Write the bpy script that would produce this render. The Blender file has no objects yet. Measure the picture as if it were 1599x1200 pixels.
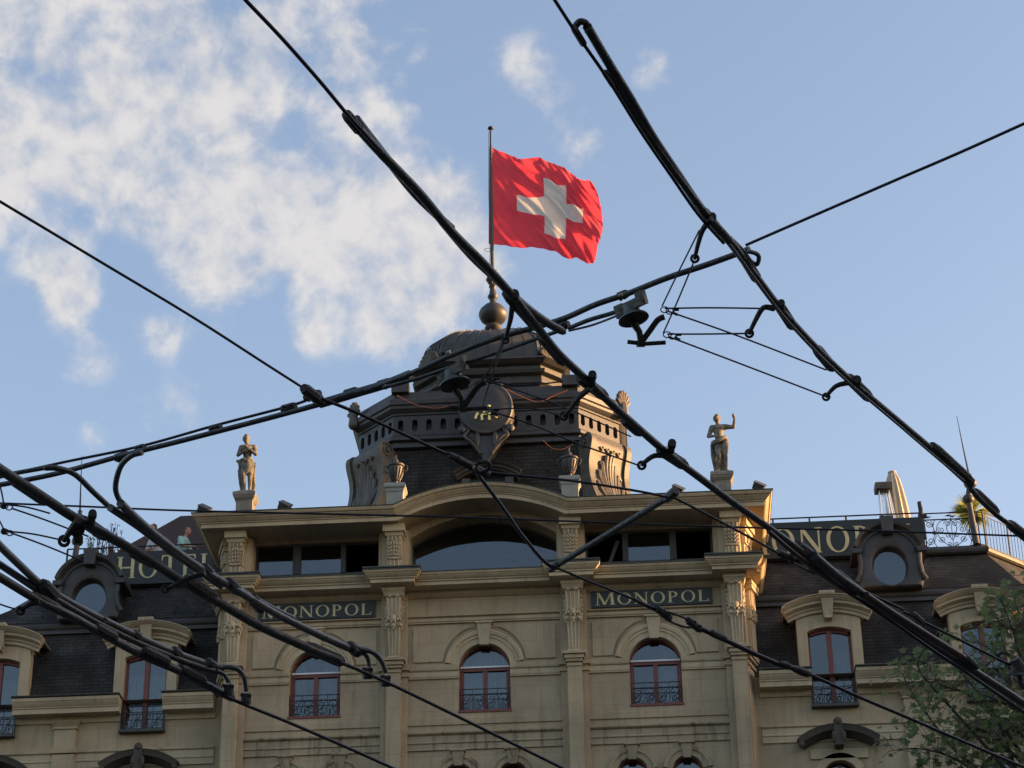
import bpy, bmesh, math, random
from mathutils import Vector, Matrix
random.seed(7)
S = bpy.context.scene
rad = math.radians
# ---------------------------------------------------------------- camera
F_PX, TILT, ROLL, YAW = 3600.0, rad(27.95), rad(-1.0038), rad(-3.237)
CAM = Vector((4.15, -58.0, 1.6))
_cy, _sy, _ct, _st = math.cos(YAW), math.sin(YAW), math.cos(TILT), math.sin(TILT)
_w = Vector((_sy*_ct, _cy*_ct, _st)); _r = Vector((_cy, -_sy, 0)); _u = _r.cross(_w)
AX_R = _r*math.cos(ROLL) + _u*math.sin(ROLL); AX_U = -_r*math.sin(ROLL) + _u*math.cos(ROLL); AX_F = _w
cd = bpy.data.cameras.new('camera'); cam = bpy.data.objects.new('camera', cd); S.collection.objects.link(cam)
m = Matrix.Identity(4)
for i in range(3):
    m[i][0] = AX_R[i]; m[i][1] = AX_U[i]; m[i][2] = -AX_F[i]; m[i][3] = CAM[i]
cam.matrix_world = m
cd.sensor_width = 36; cd.lens = 36*F_PX/1599; cd.clip_start = 0.1; cd.clip_end = 6000
S.camera = cam
def ray(px, py): return AX_F + AX_R*((px-799.5)/F_PX) + AX_U*((600-py)/F_PX)
def onZ(px, py, Z):          # the point at height Z seen at a photo position
    d = ray(px, py); return CAM + d*((Z-CAM.z)/d.z)
def onY(px, py, Y):
    d = ray(px, py); return CAM + d*((Y-CAM.y)/d.y)
# ---------------------------------------------------------------- exposure, sun, sky
S.view_settings.view_transform = 'Standard'; S.view_settings.look = 'None'
S.view_settings.exposure = 1.5; S.view_settings.gamma = 1.0
SUN_EL, SUN_AZ = rad(9.0), rad(84.0)       # azimuth clockwise from +Y
sdir = Vector((math.sin(SUN_AZ)*math.cos(SUN_EL), math.cos(SUN_AZ)*math.cos(SUN_EL), math.sin(SUN_EL)))
sl = bpy.data.lights.new('sun', 'SUN'); sl.energy = 4.3; sl.angle = rad(0.6); sl.color = (1.0, 0.55, 0.24)
so = bpy.data.objects.new('sun', sl); S.collection.objects.link(so)
so.rotation_euler = sdir.to_track_quat('Z', 'Y').to_euler()
so.location = sdir*80
world = bpy.data.worlds.new('World'); S.world = world; world.use_nodes = True
wt = world.node_tree; wn = wt.nodes; wl = wt.links; wn.clear()
def N(t, typ, **kw):
    n = t.nodes.new(typ)
    for k, v in kw.items(): setattr(n, k, v)
    return n
def lk(t, a, b): t.links.new(a, b)
sky = N(wt, 'ShaderNodeTexSky', sky_type='NISHITA', sun_disc=False)
sky.sun_elevation = SUN_EL; sky.sun_rotation = SUN_AZ; sky.air_density = 1.0; sky.dust_density = 3.0; sky.ozone_density = 1.2
SKY_STRENGTH = 0.15
geo = N(wt, 'ShaderNodeTexCoord')
def vm(op, a, b=None):
    n = N(wt, 'ShaderNodeVectorMath', operation=op)
    lk(wt, a, n.inputs[0])
    if b is not None:
        if isinstance(b, (tuple, Vector)): n.inputs[1].default_value = tuple(b)
        else: lk(wt, b, n.inputs[1])
    return n
def fm(op, a, b=None, clamp=False, t=None):
    t = t or wt
    n = N(t, 'ShaderNodeMath', operation=op); n.use_clamp = clamp
    for i, q in enumerate((a, b)):
        if q is None: continue
        if isinstance(q, (int, float)): n.inputs[i].default_value = q
        else: lk(t, q, n.inputs[i])
    return n.outputs[0]
D = vm('NORMALIZE', geo.outputs['Generated']).outputs[0]
# bands of thin broken cloud, as directions in the sky (azimuth, elevation patches) with angular sizes
CLOUDS = [(20,60,95,1),(50,190,110,1.05),(170,170,80,.8),(165,290,75,.85),(265,250,85,.8),(300,100,110,.85),(420,50,60,.85),(420,190,95,.8),
          (350,330,95,.85),(260,310,90,1.0),(330,430,75,.8),(470,370,95,1.0),(560,330,100,.95),(590,200,85,.75),(540,80,60,.8),(650,440,95,1.0),(690,370,80,.8),
          (600,500,70,.8),(490,510,50,.8),(700,310,70,.85),(95,420,60,1.1),(110,480,45,.8),(130,560,45,.6),(255,525,40,.7),(820,110,60,.6),
          (885,190,60,.55),(650,70,50,.6),(1015,105,35,.62),(930,270,55,.5),(270,640,55,.5),(745,440,70,.85),(150,680,30,.5),(-60,250,150,1.0),(200,-60,160,.9),(500,-60,110,.8),(980,20,30,.3)]
mask = None
for px, py, r, wgt in CLOUDS:
    c = ray(px, py).normalized()
    dist = N(wt, 'ShaderNodeVectorMath', operation='DISTANCE'); lk(wt, D, dist.inputs[0]); dist.inputs[1].default_value = c
    g = N(wt, 'ShaderNodeMapRange', interpolation_type='SMOOTHERSTEP')
    lk(wt, dist.outputs['Value'], g.inputs['Value'])
    g.inputs['From Min'].default_value = 0; g.inputs['From Max'].default_value = 1.75*r/F_PX
    g.inputs['To Min'].default_value = wgt; g.inputs['To Max'].default_value = 0
    mask = g.outputs[0] if mask is None else fm('ADD', mask, g.outputs[0])
warp = N(wt, 'ShaderNodeTexNoise'); lk(wt, D, warp.inputs['Vector']); warp.inputs['Scale'].default_value = 22; warp.inputs['Detail'].default_value = 3
mp = N(wt, 'ShaderNodeMapping'); lk(wt, D, mp.inputs['Vector']); mp.inputs['Rotation'].default_value = (0, 0.6, 0.0); mp.inputs['Scale'].default_value = (1.0, 1.0, 1.0)
wv = vm('SCALE', warp.outputs['Color']); wv.inputs['Scale'].default_value = 0.016
wv2 = vm('ADD', mp.outputs[0], wv.outputs[0])
n1 = N(wt, 'ShaderNodeTexNoise'); lk(wt, wv2.outputs[0], n1.inputs['Vector']); n1.inputs['Scale'].default_value = 30; n1.inputs['Detail'].default_value = 7; n1.inputs['Roughness'].default_value = .56
mask = fm('MINIMUM', mask, 1.1)
n2 = N(wt, 'ShaderNodeTexNoise'); lk(wt, wv2.outputs[0], n2.inputs['Vector']); n2.inputs['Scale'].default_value = 78; n2.inputs['Detail'].default_value = 6; n2.inputs['Roughness'].default_value = .55
nsum = fm('ADD', fm('MULTIPLY', n1.outputs['Fac'], .58), fm('MULTIPLY', n2.outputs['Fac'], .42))
dens = fm('ADD', fm('MULTIPLY', mask, 1.0), fm('MULTIPLY', fm('SUBTRACT', nsum, .5), 4.0))
dm = N(wt, 'ShaderNodeMapRange', interpolation_type='SMOOTHSTEP'); lk(wt, dens, dm.inputs['Value'])
dm.inputs['From Min'].default_value = .18; dm.inputs['From Max'].default_value = 1.35; dm.inputs['To Max'].default_value = .9
alpha = fm('MULTIPLY', dm.outputs[0], fm('MULTIPLY', mask, 1.9, clamp=True))
bg1 = N(wt, 'ShaderNodeBackground'); tint = N(wt, 'ShaderNodeMixRGB', blend_type='MULTIPLY'); tint.inputs[0].default_value = 1; tint.inputs[2].default_value = (1.05, .96, .98, 1); lk(wt, sky.outputs[0], tint.inputs[1]); lk(wt, tint.outputs[0], bg1.inputs['Color']); bg1.inputs['Strength'].default_value = SKY_STRENGTH
bg2 = N(wt, 'ShaderNodeBackground'); bg2.inputs['Color'].default_value = (0.80, 0.79, 0.80, 1); bg2.inputs['Strength'].default_value = 0.285
cramp = N(wt, 'ShaderNodeValToRGB'); lk(wt, nsum, cramp.inputs[0])
cramp.color_ramp.elements[0].color = (0.66, 0.69, 0.77, 1); cramp.color_ramp.elements[0].position = .35
cramp.color_ramp.elements[1].color = (1.0, 0.96, 0.94, 1); cramp.color_ramp.elements[1].position = .60
lk(wt, cramp.outputs[0], bg2.inputs['Color'])
mx = N(wt, 'ShaderNodeMixShader'); lk(wt, alpha, mx.inputs[0]); lk(wt, bg1.outputs[0], mx.inputs[1]); lk(wt, bg2.outputs[0], mx.inputs[2])
wo = N(wt, 'ShaderNodeOutputWorld'); lk(wt, mx.outputs[0], wo.inputs['Surface'])
# ---------------------------------------------------------------- materials
def new_mat(name):
    mt = bpy.data.materials.new(name); mt.use_nodes = True
    return mt, mt.node_tree, mt.node_tree.nodes['Principled BSDF']
def mat(name, col, rough=.6, metal=0., var=.18, scale=2.5, bump=.0, bscale=25., stretch=(1,1,1), spec=None):
    mt, t, p = new_mat(name)
    tc = N(t, 'ShaderNodeTexCoord'); mp = N(t, 'ShaderNodeMapping'); mp.inputs['Scale'].default_value = stretch
    lk(t, tc.outputs['Object'], mp.inputs['Vector'])
    nz = N(t, 'ShaderNodeTexNoise'); nz.inputs['Scale'].default_value = scale; nz.inputs['Detail'].default_value = 6; nz.inputs['Roughness'].default_value = .6
    lk(t, mp.outputs[0], nz.inputs['Vector'])
    r = N(t, 'ShaderNodeValToRGB'); lk(t, nz.outputs['Fac'], r.inputs[0])
    r.color_ramp.elements[0].position = .3; r.color_ramp.elements[1].position = .7
    r.color_ramp.elements[0].color = tuple(c*(1-var) for c in col)+(1,); r.color_ramp.elements[1].color = tuple(min(1, c*(1+var)) for c in col)+(1,)
    lk(t, r.outputs[0], p.inputs['Base Color'])
    p.inputs['Roughness'].default_value = rough; p.inputs['Metallic'].default_value = metal
    if spec is not None: p.inputs['Specular IOR Level'].default_value = spec
    if bump:
        n2 = N(t, 'ShaderNodeTexNoise'); n2.inputs['Scale'].default_value = bscale; n2.inputs['Detail'].default_value = 5
        lk(t, tc.outputs['Object'], n2.inputs['Vector'])
        b = N(t, 'ShaderNodeBump'); b.inputs['Strength'].default_value = bump; b.inputs['Distance'].default_value = .02
        lk(t, n2.outputs['Fac'], b.inputs['Height']); lk(t, b.outputs[0], p.inputs['Normal'])
    return mt
def stucco(name, col, dirt=.35, soot=(.42, .38, .33), joints=False):
    mt, t, p = new_mat(name)
    tc = N(t, 'ShaderNodeTexCoord')
    a = N(t, 'ShaderNodeTexNoise'); a.inputs['Scale'].default_value = .7; a.inputs['Detail'].default_value = 6; lk(t, tc.outputs['Object'], a.inputs['Vector'])
    r = N(t, 'ShaderNodeValToRGB'); lk(t, a.outputs['Fac'], r.inputs[0])
    r.color_ramp.elements[0].position = .3; r.color_ramp.elements[1].position = .72
    r.color_ramp.elements[0].color = (col[0]*.74, col[1]*.72, col[2]*.70, 1); r.color_ramp.elements[1].color = (col[0]*1.1, col[1]*1.08, col[2]*1.05, 1)
    mp = N(t, 'ShaderNodeMapping'); mp.inputs['Scale'].default_value = (5.5, 5.5, .55); lk(t, tc.outputs['Object'], mp.inputs['Vector'])
    s = N(t, 'ShaderNodeTexNoise'); s.inputs['Scale'].default_value = 1.0; s.inputs['Detail'].default_value = 7; s.inputs['Roughness'].default_value = .65; lk(t, mp.outputs[0], s.inputs['Vector'])
    sr = N(t, 'ShaderNodeMapRange'); lk(t, s.outputs['Fac'], sr.inputs[0]); sr.inputs['From Min'].default_value = .50; sr.inputs['From Max'].default_value = .72; sr.inputs['To Max'].default_value = dirt
    mix = N(t, 'ShaderNodeMixRGB', blend_type='MULTIPLY'); lk(t, sr.outputs[0], mix.inputs[0]); lk(t, r.outputs[0], mix.inputs[1]); mix.inputs[2].default_value = tuple(soot)+(1,)
    out = mix.outputs[0]
    if joints:
        sp = N(t, 'ShaderNodeSeparateXYZ'); lk(t, tc.outputs['Object'], sp.inputs[0]); cb = N(t, 'ShaderNodeCombineXYZ'); lk(t, sp.outputs[0], cb.inputs[0]); lk(t, sp.outputs[2], cb.inputs[1])
        br = N(t, 'ShaderNodeTexBrick'); lk(t, cb.outputs[0], br.inputs['Vector']); br.inputs['Scale'].default_value = 1; br.inputs['Brick Width'].default_value = 1.42; br.inputs['Row Height'].default_value = .63
        br.inputs['Mortar Size'].default_value = .008; br.inputs['Color1'].default_value = (.96,.955,.95,1); br.inputs['Color2'].default_value = (1.03,1.03,1.02,1); br.inputs['Mortar'].default_value = (.80,.77,.73,1)
        jm = N(t, 'ShaderNodeMixRGB', blend_type='MULTIPLY'); jm.inputs[0].default_value = 1; lk(t, out, jm.inputs[1]); lk(t, br.outputs['Color'], jm.inputs[2]); out = jm.outputs[0]
    f = N(t, 'ShaderNodeTexNoise'); f.inputs['Scale'].default_value = 34; f.inputs['Detail'].default_value = 5; lk(t, tc.outputs['Object'], f.inputs['Vector'])
    fr = N(t, 'ShaderNodeMapRange'); lk(t, f.outputs['Fac'], fr.inputs[0]); fr.inputs['To Min'].default_value = .82; fr.inputs['To Max'].default_value = 1.16
    mm = N(t, 'ShaderNodeMixRGB', blend_type='MULTIPLY'); mm.inputs[0].default_value = 1; lk(t, out, mm.inputs[1]); lk(t, fr.outputs[0], mm.inputs[2]); out = mm.outputs[0]
    lk(t, out, p.inputs['Base Color']); p.inputs['Roughness'].default_value = .82
    b = N(t, 'ShaderNodeBump'); b.inputs['Strength'].default_value = .25; b.inputs['Distance'].default_value = .01
    lk(t, f.outputs['Fac'], b.inputs['Height']); lk(t, b.outputs[0], p.inputs['Normal'])
    return mt
def slate(name, col, bw=.26, bh=.115):
    mt, t, p = new_mat(name)
    tc = N(t, 'ShaderNodeTexCoord'); sp = N(t, 'ShaderNodeSeparateXYZ'); lk(t, tc.outputs['Object'], sp.inputs[0])
    x = fm('ADD', sp.outputs[0], fm('MULTIPLY', sp.outputs[1], .55, t=t), t=t)
    cb = N(t, 'ShaderNodeCombineXYZ'); lk(t, x, cb.inputs[0]); lk(t, sp.outputs[2], cb.inputs[1])
    br = N(t, 'ShaderNodeTexBrick'); lk(t, cb.outputs[0], br.inputs['Vector'])
    br.inputs['Scale'].default_value = 1; br.inputs['Brick Width'].default_value = bw; br.inputs['Row Height'].default_value = bh
    br.inputs['Mortar Size'].default_value = .009; br.inputs['Mortar Smooth'].default_value = .3; br.inputs['Bias'].default_value = -.1
    br.inputs['Color1'].default_value = tuple(c*.86 for c in col)+(1,); br.inputs['Color2'].default_value = tuple(c*1.16 for c in col)+(1,)
    br.inputs['Mortar'].default_value = tuple(c*.40 for c in col)+(1,)
    nz = N(t, 'ShaderNodeTexNoise'); nz.inputs['Scale'].default_value = 1.3; nz.inputs['Detail'].default_value = 7; lk(t, tc.outputs['Object'], nz.inputs['Vector'])
    mr = N(t, 'ShaderNodeMapRange'); lk(t, nz.outputs['Fac'], mr.inputs[0]); mr.inputs['From Min'].default_value = .3; mr.inputs['From Max'].default_value = .7; mr.inputs['To Min'].default_value = .6; mr.inputs['To Max'].default_value = 1.35
    mm = N(t, 'ShaderNodeMixRGB', blend_type='MULTIPLY'); mm.inputs[0].default_value = 1; lk(t, br.outputs['Color'], mm.inputs[1]); lk(t, mr.outputs[0], mm.inputs[2])
    vo = N(t, 'ShaderNodeTexVoronoi'); vo.inputs['Scale'].default_value = 1.7; lk(t, cb.outputs[0], vo.inputs['Vector'])
    vr = N(t, 'ShaderNodeMapRange'); lk(t, vo.outputs['Distance'], vr.inputs[0]); vr.inputs['From Min'].default_value = .055; vr.inputs['From Max'].default_value = .085; vr.inputs['To Min'].default_value = .25; vr.inputs['To Max'].default_value = 1
    st_ = N(t, 'ShaderNodeMapping'); st_.inputs['Scale'].default_value = (2.2, 2.2, .35); lk(t, tc.outputs['Object'], st_.inputs['Vector'])
    sn = N(t, 'ShaderNodeTexNoise'); sn.inputs['Scale'].default_value = 1; sn.inputs['Detail'].default_value = 5; lk(t, st_.outputs[0], sn.inputs['Vector'])
    sr = N(t, 'ShaderNodeMapRange'); lk(t, sn.outputs['Fac'], sr.inputs[0]); sr.inputs['From Min'].default_value = .35; sr.inputs['From Max'].default_value = .65; sr.inputs['To Min'].default_value = .75; sr.inputs['To Max'].default_value = 1.25
    vv = fm('MULTIPLY', vr.outputs[0], sr.outputs[0], t=t)
    m3 = N(t, 'ShaderNodeMixRGB', blend_type='MULTIPLY'); m3.inputs[0].default_value = 1; lk(t, mm.outputs[0], m3.inputs[1]); lk(t, vv, m3.inputs[2])
    lk(t, m3.outputs[0], p.inputs['Base Color']); p.inputs['Roughness'].default_value = .85; p.inputs['Specular IOR Level'].default_value = .2
    b = N(t, 'ShaderNodeBump'); b.inputs['Strength'].default_value = .8; b.inputs['Distance'].default_value = .02; b.invert = True
    lk(t, br.outputs['Fac'], b.inputs['Height']); lk(t, b.outputs[0], p.inputs['Normal'])
    return mt
def glass_mat(name, refl=.14, tint=(.9, .95, 1)):
    mt, t, p = new_mat(name); t.nodes.remove(p)
    g = N(t, 'ShaderNodeBsdfGlossy'); g.inputs['Roughness'].default_value = .02; g.inputs['Color'].default_value = tint+(1,)
    tc = N(t, 'ShaderNodeTexCoord'); nz = N(t, 'ShaderNodeTexNoise'); nz.inputs['Scale'].default_value = 1.1; lk(t, tc.outputs['Object'], nz.inputs['Vector'])
    b = N(t, 'ShaderNodeBump'); b.inputs['Strength'].default_value = .05; b.inputs['Distance'].default_value = .05; lk(t, nz.outputs['Fac'], b.inputs['Height']); lk(t, b.outputs[0], g.inputs['Normal'])
    tr = N(t, 'ShaderNodeBsdfTransparent'); tr.inputs['Color'].default_value = (.78, .82, .82, 1)
    m = N(t, 'ShaderNodeMixShader'); m.inputs[0].default_value = refl; lk(t, tr.outputs[0], m.inputs[1]); lk(t, g.outputs[0], m.inputs[2])
    lk(t, m.outputs[0], t.nodes['Material Output'].inputs['Surface'])
    return mt
M = {}
M['wall'] = stucco('ochre stucco', (.43, .345, .222), .45, joints=True)
M['wing'] = stucco('ochre stucco wing', (.42, .335, .212), .4, joints=True)
M['trim'] = stucco('cream stone trim', (.50, .41, .268), .45)
M['grime'] = stucco('soot stained stone', (.38, .31, .20), 1.0, (.22, .19, .15))
M['carve'] = stucco('pale carved stone', (.53, .44, .30), .6)
M['hood'] = stucco('weathered dark stone', (.075, .065, .05), .7)
M['stone'] = mat('weathered statue stone', (.155, .140, .110), .85, var=.6, scale=7, bump=.8)
M['ped'] = mat('grey pedestal stone', (.19, .18, .15), .9, var=.35, scale=4, bump=.3)
M['pale'] = mat('pale grey painted stone', (.25, .265, .235), .8, var=.15, scale=4)
M['greystone'] = mat('grey stone', (.10, .095, .09), .9, var=.2)
M['slate'] = slate('dark slate', (.040, .037, .034))
M['slate2'] = slate('brown slate', (.046, .043, .040), .3, .13)
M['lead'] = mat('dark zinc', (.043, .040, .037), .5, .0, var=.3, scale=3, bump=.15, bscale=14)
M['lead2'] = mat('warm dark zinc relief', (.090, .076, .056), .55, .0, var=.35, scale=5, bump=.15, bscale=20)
M['cap'] = mat('green grey metal capping', (.055, .06, .05), .6, .0, var=.3, scale=5)
M['zinc'] = mat('grey zinc dome', (.058, .056, .05), .5, .2, var=.25, scale=2.2, bump=.1, bscale=8)
M['iron'] = mat('black wrought iron', (.018, .018, .02), .5, .3, var=.2, scale=8)
M['frame'] = mat('red brown window wood', (.17, .045, .03), .5, var=.15, scale=8)
M['dframe'] = mat('dark window frame', (.035, .033, .028), .5, var=.15, scale=8)
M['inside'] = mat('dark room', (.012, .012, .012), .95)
M['curtain'] = mat('white net curtain', (.24, .26, .25), .9, var=.35, scale=1.2, stretch=(14, 14, .3))
M['glass'] = glass_mat('window glass', .085)
M['glass2'] = glass_mat('attic glass', .085)
M['board'] = mat('black green sign board', (.010, .014, .013), .45, var=.1)
M['gold'] = mat('pale gold letters', (.52, .46, .24), .5, .1, var=.1, scale=5)
M['bgold'] = mat('bright gilt', (.98, .82, .30), .4, .1, var=.05)
M['red'] = mat('red flag cloth', (.64, .055, .085), .75, var=.08, scale=2)
M['white'] = mat('white flag cloth', (.58, .57, .55), .8, var=.05, scale=2)
M['rail'] = mat('dark grey rail tube', (.066, .067, .063), .42, .35, var=.35, scale=22, bump=.25, bscale=60)
M['tube'] = mat('grey insulated tube', (.12, .125, .12), .36, .2, var=.25, scale=30, bump=.15, bscale=80)
M['wire'] = mat('blackened copper wire', (.026, .026, .034), .5, .4, var=.2, scale=30)
M['btube'] = mat('brown rod', (.07, .038, .030), .45, .2, var=.25, scale=30)
M['clamp'] = mat('cast clamp metal', (.08, .08, .075), .5, .45, var=.35, scale=60, bump=.4, bscale=90)
M['clampd'] = mat('dark cast iron', (.046, .043, .040), .6, .3, var=.35, scale=60, bump=.4, bscale=90)
M['insul'] = mat('grey green cast housing', (.11, .12, .105), .45, .2, var=.2, scale=40, bump=.2, bscale=90)
M['bolt'] = mat('worn bright bolt', (.42, .40, .32), .4, .7, var=.2, scale=60)
M['cable'] = mat('orange cable', (.36, .11, .05), .7)
M['awning'] = mat('dark brown awning canvas', (.045, .022, .016), .85, var=.1)
M['umb'] = mat('cream folded canvas', (.52, .44, .32), .85, var=.12, scale=4, stretch=(4, 4, .4))
M['steel'] = mat('brushed steel', (.5, .5, .5), .3, .9, var=.1)
M['heatglass'] = glass_mat('heater glass', .25)
M['skin'] = mat('sunlit skin', (.42, .20, .13), .6, var=.08)
M['hair'] = mat('short grey brown hair', (.10, .07, .05), .8)
M['shirt1'] = mat('white shirt', (.70, .70, .72), .85, var=.05)
M['shirt2'] = mat('pale turquoise shirt', (.30, .52, .50), .85, var=.12, scale=9)
M['trouser'] = mat('dark trousers', (.05, .05, .07), .85)
M['leaf'] = mat('maple leaf', (.15, .195, .075), .6, var=.45, scale=1.2)
M['leaf2'] = mat('potted shrub leaf', (.10, .12, .06), .7, var=.4, scale=3)
M['palm'] = mat('palm frond', (.34, .36, .10), .6, var=.3, scale=5)
M['bark'] = mat('grey bark', (.06, .05, .04), .9, var=.3, scale=6, bump=.5)
M['pot'] = mat('terracotta planter', (.10, .06, .045), .8)
M['asphalt'] = mat('asphalt', (.05, .05, .05), .9, var=.2, scale=.8, bump=.3, bscale=60)
M['pave'] = mat('pavement slabs', (.11, .105, .10), .9, var=.15, scale=.6)
M['kerb'] = mat('granite kerb', (.30, .29, .27), .9, var=.2, scale=6)
M['ground'] = mat('ground', (.07, .07, .065), .95, var=.2, scale=.05)
M['line'] = mat('white road paint', (.75, .75, .72), .7, var=.1)
M['pinkish'] = mat('pink flower box', (.45, .14, .09), .8, var=.3, scale=9)
# ---------------------------------------------------------------- mesh helpers
BASE = {}
class MB:
    def __init__(s): s.v = []; s.f = []; s.m = []; s.cur = 0
    def add(s, vs, fs):
        o = len(s.v); s.v += [tuple(p) for p in vs]
        for f in fs: s.f.append([i+o for i in f]); s.m.append(s.cur)
        return s
    def box(s, x0, x1, y0, y1, z0, z1):
        return s.add([(x0,y0,z0),(x1,y0,z0),(x1,y1,z0),(x0,y1,z0),(x0,y0,z1),(x1,y0,z1),(x1,y1,z1),(x0,y1,z1)],
                     [(0,1,2,3),(4,5,6,7),(0,1,5,4),(1,2,6,5),(2,3,7,6),(3,0,4,7)])
    def obox(s, c, ax, ay, az, hx, hy, hz):     # oriented box
        c = Vector(c); vs = []
        for k in (-1, 1):
            for i, j in ((-1,-1),(1,-1),(1,1),(-1,1)): vs.append(c + ax*hx*i + ay*hy*j + az*hz*k)
        return s.add(vs, [(0,1,2,3),(4,5,6,7),(0,1,5,4),(1,2,6,5),(2,3,7,6),(3,0,4,7)])
    def prismY(s, poly, y0, y1):                # poly of (x,z) extruded along Y
        n = len(poly)
        return s.add([(x,y0,z) for x,z in poly]+[(x,y1,z) for x,z in poly],
                     [list(range(n)), list(range(n,2*n))]+[(i,(i+1)%n,(i+1)%n+n,i+n) for i in range(n)])
    def prismZ(s, poly, z0, z1):
        n = len(poly)
        return s.add([(x,y,z0) for x,y in poly]+[(x,y,z1) for x,y in poly],
                     [list(range(n)), list(range(n,2*n))]+[(i,(i+1)%n,(i+1)%n+n,i+n) for i in range(n)])
    def rings(s, rs, closed=True, cap=True):
        n = len(rs[0]); vs = [p for r in rs for p in r]; fs = []
        for k in range(len(rs)-1):
            for i in range(n if closed else n-1):
                j = (i+1) % n; fs.append((k*n+i, k*n+j, (k+1)*n+j, (k+1)*n+i))
        if cap and closed: fs += [list(range(n)), list(range((len(rs)-1)*n, len(rs)*n))]
        return s.add(vs, fs)
    def lathe(s, prof, cx, cy, z0, n=20, ex=1., ey=1.):
        return s.rings([[(cx+r*ex*math.cos(2*math.pi*i/n), cy+r*ey*math.sin(2*math.pi*i/n), z0+z) for i in range(n)] for r, z in prof])
    def tube(s, pts, r, n=8, cap=True):
        pts = [Vector(p) for p in pts]; rs = []
        up = None
        for i, p in enumerate(pts):
            a = pts[max(0,i-1)]; b = pts[min(len(pts)-1,i+1)]; d = (b-a)
            if d.length < 1e-9: d = Vector((0,0,1))
            d.normalize()
            if up is None: up = Vector((0,0,1)) if abs(d.z) < .9 else Vector((1,0,0))
            x = d.cross(up)
            if x.length < 1e-4: x = d.cross(Vector((1,0.1,0)))
            x.normalize(); y = x.cross(d); up = y
            rr = r[i] if isinstance(r, (list,tuple)) else r
            rs.append([p + x*rr*math.cos(2*math.pi*k/n) + y*rr*math.sin(2*math.pi*k/n) for k in range(n)])
        return s.rings(rs, cap=cap)
    def ell(s, c, rx, ry, rz, n=10, m=6, rot=None):
        c = Vector(c); rs = []
        for j in range(1, m):
            th = math.pi*j/m; ring = []
            for i in range(n):
                v = Vector((rx*math.sin(th)*math.cos(2*math.pi*i/n), ry*math.sin(th)*math.sin(2*math.pi*i/n), rz*math.cos(th)))
                if rot: v = rot @ v
                ring.append(c+v)
            rs.append(ring)
        return s.rings(rs)
    def cap2(s, a, ra, b, rb, n=10):            # tapered limb with round ends
        a = Vector(a); b = Vector(b); d = (b-a); L = d.length
        if L < 1e-5: return s.ell(a, ra, ra, ra)
        d.normalize(); pts = []; rr = []
        for t in (-.98, -.7, -.35, 0): pts.append(a+d*ra*t); rr.append(ra*math.sqrt(max(0, 1-t*t)))
        for t in (0, .35, .7, .98): pts.append(b+d*rb*t); rr.append(rb*math.sqrt(max(0, 1-t*t)))
        return s.tube(pts, rr, n)
    def plan(s, path, prof, cap=True):          # profile (out,z) swept round a plan path; outward = right of travel
        P = [Vector(p) for p in path]; offs = []
        for i in range(len(P)):
            ns = []
            if i > 0: d = (P[i]-P[i-1]).normalized(); ns.append(Vector((d.y,-d.x)))
            if i < len(P)-1: d = (P[i+1]-P[i]).normalized(); ns.append(Vector((d.y,-d.x)))
            offs.append(ns[0] if len(ns) == 1 else (ns[0]+ns[1])/(1+ns[0].dot(ns[1])))
        rs = [[(P[i].x+offs[i].x*o, P[i].y+offs[i].y*o, z) for o, z in prof] for i in range(len(P))]
        return s.rings(rs, closed=True, cap=cap)
    def face(s, path, prof, y0, ext=0., cap=True):   # profile (out,n) swept along a path in the XZ plane
        P = [Vector(p) for p in path]; rs = []
        for i in range(len(P)):
            ns = []
            if i > 0: d = (P[i]-P[i-1]).normalized(); ns.append(Vector((-d.y,d.x)))
            if i < len(P)-1: d = (P[i+1]-P[i]).normalized(); ns.append(Vector((-d.y,d.x)))
            nn = ns[0] if len(ns) == 1 else (ns[0]+ns[1])/(1+ns[0].dot(ns[1]))
            e = -ext if i == 0 else (ext if i == len(P)-1 else 0)
            rs.append([(P[i].x+nn.x*n+e*o, y0-o, P[i].y+nn.y*n) for o, n in prof])
        return s.rings(rs, closed=True, cap=cap)
    def build(s, name, mt, parent=None, smooth=False, origin=None):
        me = bpy.data.meshes.new(name)
        o = Vector(origin) if origin is not None else (BASE[parent.name] if parent else Vector((0,0,0)))
        me.from_pydata([(v[0]-o.x, v[1]-o.y, v[2]-o.z) for v in s.v], [], s.f)
        for q in (mt if isinstance(mt, (list,tuple)) else [mt]): me.materials.append(q)
        for p, mi in zip(me.polygons, s.m): p.material_index = mi
        bm = bmesh.new(); bm.from_mesh(me); bmesh.ops.recalc_face_normals(bm, faces=bm.faces); bm.to_mesh(me); bm.free()
        if smooth:
            for p in me.polygons: p.use_smooth = True
            if smooth != 'all':
                try: me.set_sharp_from_angle(angle=rad(38))
                except Exception: pass
        ob = bpy.data.objects.new(name, me); S.collection.objects.link(ob)
        if parent: ob.parent = parent; BASE[ob.name] = o
        else: ob.location = o; BASE[ob.name] = o
        return ob
def tag(o, label=None, cat=None, group=None, kind=None):
    if label: o['label'] = label
    if cat: o['category'] = cat
    if group: o['group'] = group
    if kind: o['kind'] = kind
    return o
def thing(name, loc, label, cat, group=None):
    o = bpy.data.objects.new(name, None); o.empty_display_size = .2; S.collection.objects.link(o)
    o.location = loc; BASE[o.name] = Vector(loc)
    return tag(o, label, cat, group)
def catmull(P, k=6):
    P = [Vector(p) for p in P]; out = []
    for i in range(len(P)-1):
        a, b, c, d = P[max(0,i-1)], P[i], P[i+1], P[min(len(P)-1,i+2)]
        for j in range(k):
            t = j/k
            out.append(.5*((2*b)+(c-a)*t+(2*a-5*b+4*c-d)*t*t+(3*b-a-3*c+d)*t**3))
    out.append(P[-1]); return out
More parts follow.
